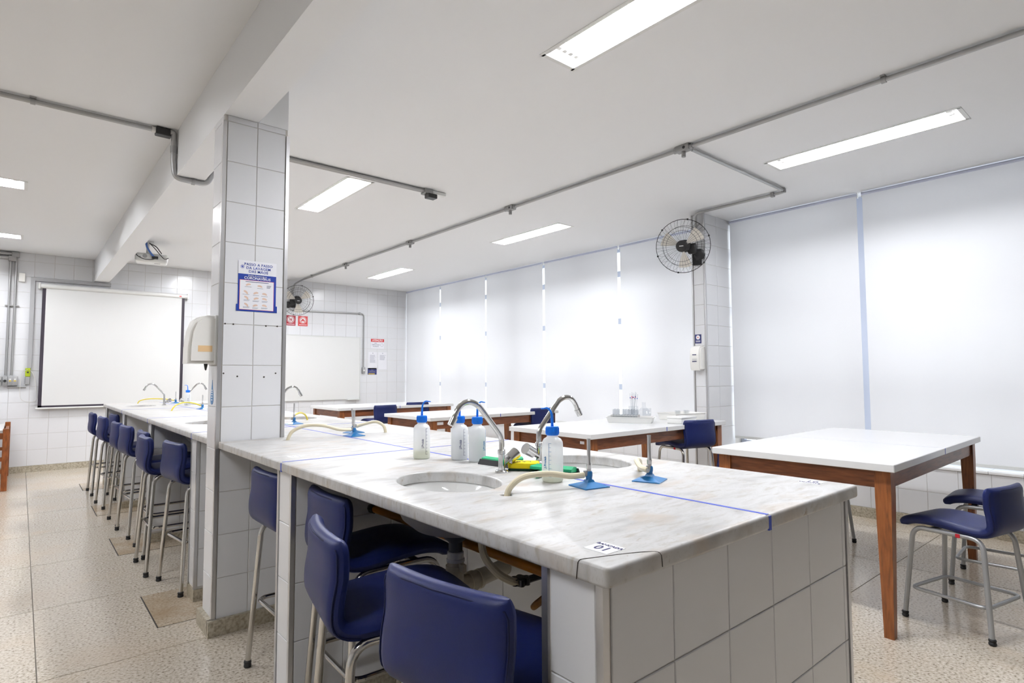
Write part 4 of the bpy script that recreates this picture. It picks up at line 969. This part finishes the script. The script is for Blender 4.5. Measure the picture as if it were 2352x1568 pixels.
# ------------------------------------------------------------------ things on the bench
def bottle(x, y, a, label, body='bottle_plastic', level=0.03, liquid='liquid', ink='ink', straw=0.0, cap=True):
    b = empty('wash_bottle', (x, y, BZ), a)      # local -y faces the camera
    MB().lathe([(0.0, 0.0005), (0.028, 0.0005), (0.0315, 0.004), (0.032, 0.012), (0.032, 0.108), (0.031, 0.118), (0.026, 0.127), (0.019, 0.131), (0.0165, 0.134), (0.0165, 0.142)], 28).build('body', body, b, 40)
    if level: MB().lathe([(0.0, 0.003), (0.0285, 0.003), (0.0305, 0.006), (0.0305, level), (0.0, level)], 24).build('liquid', liquid, b, 40)
    c_ = MB().lathe([(0.0185, 0.138), (0.0195, 0.14), (0.0195, 0.162), (0.0185, 0.164), (0.0, 0.164)], 24)
    for k in range(24): c_.cbox((0.0195*math.cos(2*PI*k/24), 0.0195*math.sin(2*PI*k/24), 0.151), (0.0016, 0.0016, 0.018))
    c_.build('cap', 'cap_blue', b, 40)
    st = crom([(0, 0, 0.162), (0.001, 0, 0.19), (0.004, 0, 0.208), (0.014, 0, 0.2185), (0.026, 0, 0.2175), (0.034, 0, 0.2165)], 6)
    mrot = Matrix.Rotation(straw, 4, 'Z'); rad = [0.0045-0.003*i/(len(st)-1) for i in range(len(st))]
    MB().tube(st, 0.004, 10, radii=rad).xf(mrot).build('spout', 'cap_blue', b)
    def on_side(th, wdt, z0, z1):
        m = MB(); n = 4; r0, r1 = 0.0319, 0.0324; vs = []
        for r in (r0, r1):
            for z in (z0, z1):
                for k in range(n+1):
                    t_ = th-wdt/2+wdt*k/n; vs.append((r*math.sin(t_), -r*math.cos(t_), z))
        q = lambda i, j, k: (i*2+j)*(n+1)+k
        fs = []
        for k in range(n): fs += [(q(1,0,k), q(1,0,k+1), q(1,1,k+1), q(1,1,k)), (q(0,0,k), q(0,1,k), q(0,1,k+1), q(0,0,k+1)), (q(1,1,k), q(1,1,k+1), q(0,1,k+1), q(0,1,k)), (q(1,0,k), q(0,0,k), q(0,0,k+1), q(1,0,k+1))]
        return vs, fs
    m = MB(); m.add(*on_side(0.50, 0.03, 0.018, 0.116))
    for k in range(9): m.add(*on_side(0.62, 0.26 if k % 2 == 0 else 0.18, 0.018+0.0122*k, 0.0188+0.0122*k))
    m.build('scale_marks', ink, b, 0)
    th = 0.12; text('J.Prolab', 0.0112, ink, b, (0.0325*math.sin(th), -0.0325*math.cos(th), 0.060), Euler((PI/2, 0, th)).to_matrix().to_4x4().__matmul__(Matrix.Rotation(PI/2, 4, 'Z')).to_euler(), bold=0.0002)
    tag(b, label, 'bottle', 'translucent wash bottles with blue caps')
facing = lambda x, y: -math.atan2(x, y)      # turn local -y towards the camera
for x, y, lab, kw in (
    (1.187, 1.935, 'wash bottle standing alone with pale yellow liquid', dict(level=0.032, straw=0.0)),
    (1.280, 1.815, 'wash bottle behind the chrome tap spout, next to its twin', dict(level=0.09, liquid='liquid_clear', straw=0.1)),
    (1.300, 1.730, 'wash bottle with clear water standing behind the green squeegee', dict(level=0.09, liquid='liquid_clear', ink='burner_blue', straw=0.5)),
    (1.228, 1.258, 'largest-looking wash bottle in front of the yellow sponge', dict(level=0.02, ink='burner_blue', straw=PI-0.1)),
    (1.415, 7.20, 'wash bottle at the far end of the bench near the screen', dict(level=0.05, liquid='liquid_clear', straw=PI))):
    extra = 0.0 if kw.get('ink') != 'burner_blue' or y > 1.5 else -0.85
    if y == 1.730: extra = 0.75
    bottle(x, y, facing(x, y)+extra, lab, **{**kw, 'straw': kw['straw']-extra})
def faucet(x, y, a, label):
    f = empty('tap', (x, y, BZ), a)     # spout reaches along local +x
    MB().lathe([(0.0, 0.0003), (0.022, 0.0003), (0.0225, 0.003), (0.019, 0.007), (0.011, 0.009), (0.011, 0.058), (0.0135, 0.060), (0.0135, 0.072), (0.0115, 0.074), (0.0, 0.074)], 24).build('base', 'chrome', f, 40)
    path = crom([(0, 0, 0.068), (0, 0, 0.100), (0.004, 0, 0.116), (0.018, 0, 0.136), (0.078, 0, 0.205), (0.100, 0, 0.225), (0.128, 0, 0.234), (0.155, 0, 0.227), (0.174, 0, 0.207), (0.185, 0, 0.183)], 5)
    MB().tube(path, 0.0092, 16).build('spout', 'chrome', f)
    d = Vector((0.034, 0, -0.060)).normalized(); e = Vector((0.185, 0, 0.183))
    MB().cyl(e-d*0.004, e+d*0.022, 0.0118, 20).build('aerator', 'chrome', f)
    k0 = Vector((-0.006, 0, 0.026)); kd = Vector((-0.82, -0.12, 0.42)).normalized()
    MB().cyl(k0, k0+kd*0.028, 0.010, 16).build('valve_stem', 'chrome', f)
    k = MB(); k.cyl(k0+kd*0.026, k0+kd*0.068, 0.0185, 20, 0.0205); k.build('knob', 'chrome', f)
    tag(f, label, 'tap', 'chrome swan-neck taps along the bench')
faucet(1.217, 1.486, PI-0.05, 'chrome swan-neck tap in the middle, bending over the oval cut-out')
faucet(1.450, 1.556, -0.12, 'chrome swan-neck tap behind the bottle, bending towards the windows')
faucet(1.217, 4.42, PI, 'chrome tap hidden behind the tiled column')
faucet(1.440, 4.42, -0.1, 'chrome tap whose spout tip pokes out from behind the column')
faucet(1.217, 7.36, PI, 'chrome tap at the far end bending towards the aisle')
faucet(1.440, 7.36, 0.0, 'chrome tap at the far end bending away from the aisle')
def burner(x, y, a, label, hose=None, lean=0.0, knob=True, hm='hose', hr=0.0085):
    b = empty('bunsen_burner', (x, y, BZ), a)
    q = MB(); seg = []
    prof = [(0.042, 0.0), (0.042, 0.003), (0.028, 0.008), (0.012, 0.014), (0.009, 0.020)]
    for h_, z in prof: q.v += [Vector((sx*h_, sy*h_, z + (0.0 if z else 0))) for sx, sy in ((-1,-1),(1,-1),(1,1),(-1,1))]
    q.f = [(3,2,1,0)] + [(r*4+k, r*4+(k+1) % 4, r*4+4+(k+1) % 4, r*4+4+k) for r in range(len(prof)-1) for k in range(4)] + [(16,17,18,19)]
    q.build('foot', 'burner_blue', b, 25)
    MB().lathe([(0.010, 0.018), (0.009, 0.024), (0.0105, 0.032), (0.0105, 0.040), (0.008, 0.044)], 14).build('holder', 'burner_blue', b)
    R_ = Matrix.Rotation(lean, 4, 'Y')
    MB().lathe([(0.0065, 0.040), (0.0065, 0.066), (0.0052, 0.068), (0.0052, 0.132), (0.0058, 0.132), (0.0058, 0.136), (0.0042, 0.136), (0.0042, 0.128)], 14, cap=False).xf(R_).build('barrel', 'burner_tube', b)
    MB().lathe([(0.0074, 0.050), (0.0074, 0.062)], 14).xf(R_).build('air_collar', 'chrome', b)
    MB().cyl((-0.006, 0, 0.034), (-0.022, 0, 0.034), 0.005, 10).cyl((-0.012, 0, 0.036), (-0.012, 0, 0.046), 0.0062, 10).build('gas_inlet', 'conduit_box', b)
    if hose:
        inv = Matrix.Rotation(-a, 3, 'Z')
        P = [inv @ (Vector(p_)-Vector((x, y, BZ))) for p_ in hose]
        MB().tube(crom([(-0.018, 0, 0.034)]+P, 8), hr, 10).build('hose', hm, b)
    tag(b, label, 'burner', 'blue-footed bunsen burners along the bench')
burner(1.250, 1.132, 2.95-PI, 'blue bunsen burner with a pale hose, beside the largest-looking bottle', [(1.19, 1.150, BZ+0.034), (1.13, 1.175, BZ+0.044), (1.06, 1.20, BZ+0.040), (1.015, 1.208, BZ+0.012), (1.003, 1.205, BZ-0.03)])
burner(1.455, 1.073, 0.35, 'blue bunsen burner nearer the windows, beside the taped line', [(1.45, 1.10, BZ+0.036), (1.50, 1.155, BZ+0.046), (1.56, 1.19, BZ+0.035), (1.582, 1.205, BZ+0.006), (1.584, 1.206, BZ-0.03)])
burner(1.352, 2.880, 0.10, 'blue bunsen burner in the middle with a hose arching to the column', [(1.27, 2.885, BZ+0.040), (1.19, 2.90, BZ+0.064), (1.11, 2.92, BZ+0.066), (1.045, 2.937, BZ+0.036), (1.018, 2.938, BZ-0.03)])
burner(1.425, 3.040, PI+0.25, 'blue bunsen burner directly behind its twin, hose arching to the windows', [(1.49, 3.02, BZ+0.050), (1.535, 2.985, BZ+0.058), (1.57, 2.96, BZ+0.03), (1.578, 2.956, BZ-0.03)], lean=0.10)
burner(1.388, 3.860, 0.3, 'blue bunsen burner next to the column with a yellow hose', [(1.42, 3.93, BZ+0.055), (1.50, 4.04, BZ+0.06), (1.57, 4.13, BZ+0.03), (1.598, 4.16, BZ-0.03)], hm='hose_yellow', hr=0.006)
burner(1.352, 6.217, 0.2, 'blue bunsen burner beyond the column with a long yellow hose', [(1.27, 6.20, BZ+0.060), (1.18, 6.17, BZ+0.070), (1.10, 6.13, BZ+0.04), (1.06, 6.12, BZ-0.03)], hm='hose_yellow', hr=0.006)
burner(1.40, 7.75, 0.2, 'blue bunsen burner at the far end of the bench', [(1.30, 7.80, BZ+0.050), (1.16, 7.90, BZ+0.055), (1.07, 7.98, BZ+0.03), (1.05, 8.0, BZ-0.03)], hm='hose_yellow', hr=0.006)
# squeegees and sponge
def squeegee(x, y, a, label):
    s = empty('sink_squeegee', (x, y, BZ), a)
    MB().prism([(-0.024, 0.006), (-0.018, 0.022), (0.002, 0.026), (0.020, 0.018), (0.022, 0.010)], -0.075, 0.075, 'x').build('head', 'squeegee_green', s, 20)
    MB().prism([(-0.032, 0.0), (-0.024, 0.012), (-0.020, 0.018), (-0.018, 0.006), (-0.022, 0.0)], -0.082, 0.082, 'x').build('blade', 'blade_black', s, 20)
    MB().tube([(0.0, 0.01, 0.012), (0.0, 0.05, 0.011), (0.0, 0.115, 0.010)], 0.0095, 10).build('handle', 'squeegee_green', s)
    tag(s, label, 'squeegee', 'green sink squeegees with black blades')
squeegee(1.305, 1.600, 1.72-PI, 'green squeegee with black blade behind the middle tap')
squeegee(1.335, 1.365, 1.90, 'green squeegee half hidden by the largest-looking bottle')
s = empty('sponge', (1.305, 1.475, BZ), -0.85); tag(s, 'yellow kitchen sponge with a dark scouring side and pen marks', 'sponge')
MB().rbox((-0.05, -0.034, 0.007), (0.05, 0.034, 0.027), 0.006, 2).build('foam', 'sponge_yellow', s)
MB().rbox((-0.05, -0.034, 0.0), (0.05, 0.034, 0.008), 0.003, 1).build('scourer', 'scour', s)
text('LAB', 0.03, 'blade_black', s, (0.0, 0.0, 0.0272), (0, 0, PI+0.2))
# paper cards
def card(x, y, rz, label, faint=False):
    c_ = empty('bench_label', (x, y, BZ), rz)
    MB().box((-0.028, -0.027, 0.0), (0.028, 0.027, 0.0007)).build('paper', 'paper', c_, 0)
    ik = 'grey_ink' if faint else 'ink'
    if faint: MB().box((-0.02, 0.010, 0.0006), (0.02, 0.0125, 0.0010)).box((-0.016, -0.014, 0.0006), (-0.004, -0.011, 0.0010)).box((0.004, -0.014, 0.0006), (0.014, -0.011, 0.0010)).build('print_line', ik, c_, 0)
    else: text('BANCADA', 0.0125, ik, c_, (0, 0.015, 0.0009), (0, 0, 0), bold=0.0002); text('01', 0.031, ik, c_, (0, -0.007, 0.0009), (0, 0, 0), bold=0.0004, space=1.15)
    tag(c_, label, 'label', 'paper bench numbers taped to the marble')
card(0.832, 0.717, -PI/2, 'white bench number card reading 01 at the corner closest to the camera')
card(1.79, 0.742, PI/2, 'white bench number card lying at the window-side corner of the marble')
card(0.842, 2.318, -PI/2, 'faded bench number card beside the tape near the column', True)

# ------------------------------------------------------------------ glassware on the second table
TZ = 0.815
def open_tray(name, cx, cy_, rz, lx, ly, h_, label, material='frosted', cat='tray', th=0.004, lip=0.008):
    t_ = empty(name, (cx, cy_, TZ), rz); m = MB(); a, b = lx/2, ly/2; i_ = 0.85
    def ring(s, off, z): return [(sx*(a*s+off), sy*(b*s+off), z) for sx, sy in ((-1,-1),(1,-1),(1,1),(-1,1))]
    rings = [ring(0.92, 0, 0.0005), ring(1.0, 0, h_-0.002), ring(1.0, lip, h_-0.002), ring(1.0, lip, h_), ring(1.0, -th, h_), ring(0.92, -th, th)]
    vs = [p_ for r in rings for p_ in r]; fs = [(3, 2, 1, 0)] + [(r*4+k, r*4+(k+1) % 4, r*4+4+(k+1) % 4, r*4+4+k) for r in range(5) for k in range(4)] + [(20, 21, 22, 23)]
    m.add(vs, fs).build('shell', material, t_, 25); tag(t_, label, cat); return t_
open_tray('lab_tray', 4.14, 3.245, 2.08, 0.40, 0.20, 0.052, 'white plastic tray holding rows of test tubes', 'white_plastic')
rk = 0
tube_me = MB().lathe([(0.0, 0.0), (0.005, 0.001), (0.0065, 0.006), (0.0065, 0.10), (0.0072, 0.102)], 10, cap=False).mesh('test_tube', 'lab_glass', 60)
R2 = Matrix.Rotation(2.08, 3, 'Z')
rack = empty('tube_rack', (4.14, 3.245, TZ+0.005), 2.08); tag(rack, 'clear rack of test tubes standing in the white tray', 'rack')
def on_rack(u, v): return R2 @ Vector((u, v, 0)) + Vector((4.14, 3.245, 0))
for z in (0.004, 0.055): MB().box((-0.07, -0.072, z), (0.165, 0.072, z+0.003)).build('shelf', 'frosted', rack, 0)
for u in (-0.07, 0.162): MB().box((u, -0.072, 0.0), (u+0.003, 0.072, 0.062)).build('end_plate', 'frosted', rack, 0)
for i in range(9):
    for j in range(5):
        p_ = on_rack(-0.055+0.025*i, -0.056+0.028*j)
        o = put(tube_me, 'test_tube'); o.location = (p_.x, p_.y, TZ+0.0125); tag(o, 'slim clear test tube standing in the rack in the white tray', 'test tube', 'test tubes in the rack')
b_ = empty('lidded_box', (4.415, 2.905, TZ), 0.08); tag(b_, 'white plastic box with lid beside the tray of test tubes', 'box')
MB().rbox((-0.13, -0.07, 0.0), (0.13, 0.07, 0.046), 0.006, 2).build('body', 'white_plastic', b_); MB().rbox((-0.136, -0.075, 0.044), (0.136, 0.075, 0.056), 0.005, 2).build('lid', 'white_plastic', b_)
open_tray('glassware_tray', 4.765, 3.14, -0.25, 0.36, 0.25, 0.062, 'large pale tray with small glassware at the table end', 'cream_plastic')
dish_me = MB().lathe([(0.0, 0.0), (0.022, 0.0), (0.022, 0.045)], 16, cap=False).mesh('small_beaker', 'lab_glass', 60)
for k, (x, y) in enumerate(((4.70, 3.13), (4.76, 3.18), (4.80, 3.10), (4.86, 3.15))):
    o = put(dish_me, 'small_beaker'); o.location = (x, y, TZ+0.0045); o.scale = (1, 1, 1.7); tag(o, 'small clear glass beaker standing in the large pale tray', 'beaker', 'small beakers in the pale tray')
o = MB().lathe([(0.0, 0.0), (0.036, 0.0), (0.040, 0.004), (0.040, 0.095), (0.043, 0.10)], 24, cap=False).build('glass_beaker', 'lab_glass', None, 50, (4.57, 3.39, TZ)); tag(o, 'clear glass beaker between the test tubes and the pale tray', 'beaker')
fl = empty('glass_flask', (4.42, 3.31, TZ)); tag(fl, 'round clear glass flask behind the test tubes', 'flask')
MB().lathe([(0.0, 0.0), (0.035, 0.001), (0.055, 0.02), (0.062, 0.05), (0.055, 0.08), (0.035, 0.105), (0.018, 0.12), (0.016, 0.16), (0.019, 0.165)], 24, cap=False).build('body', 'lab_glass', fl, 60)
pj = empty('pipette_jar', (4.47, 3.47, TZ)); tag(pj, 'clear jar holding the fan of banded pipettes', 'jar')
MB().lathe([(0.0, 0.0), (0.040, 0.0), (0.044, 0.006), (0.044, 0.12), (0.046, 0.122)], 24, cap=False).build('body', 'lab_glass', pj, 50)
for k in range(9):
    a = -0.9+0.22*k; dx, dy = 0.055+0.035*math.sin(k*2.1), 0.03*math.cos(k*1.7)
    p0 = Vector((4.465+0.004*k-0.02, 3.47+0.012*math.sin(k*3), TZ+0.008)); p1 = p0 + Vector((0.02+0.016*(k-4)/2, 0.01*math.cos(k*2.2), 0.235+0.012*math.sin(k*1.3)))
    pp = empty('pipette', p0); tag(pp, 'thin clear pipette with a coloured band in the jar', 'pipette', 'pipettes in the jar')
    dlt = p1-p0; MB().tube([(0, 0, 0), dlt*0.1, dlt*0.12, dlt], 0.003, 8, radii=[0.0012, 0.0025, 0.0034, 0.0034]).build('stem', 'lab_glass', pp)
    MB().cyl(dlt*0.80, dlt*0.84, 0.0042, 8).build('colour_band', 'wall_red' if k % 2 else 'poster_blue', pp)
rb = MB().lathe([(0.0, 0.0), (0.016, 0.0), (0.019, 0.006), (0.019, 0.02), (0.012, 0.024), (0.009, 0.034), (0.0, 0.036)], 6).build('red_stopper', 'wall_red', None, 25, on_rack(-0.135, 0.0)+Vector((0, 0, TZ+0.0045))); tag(rb, 'red faceted stopper lying in the tray of test tubes', 'stopper')
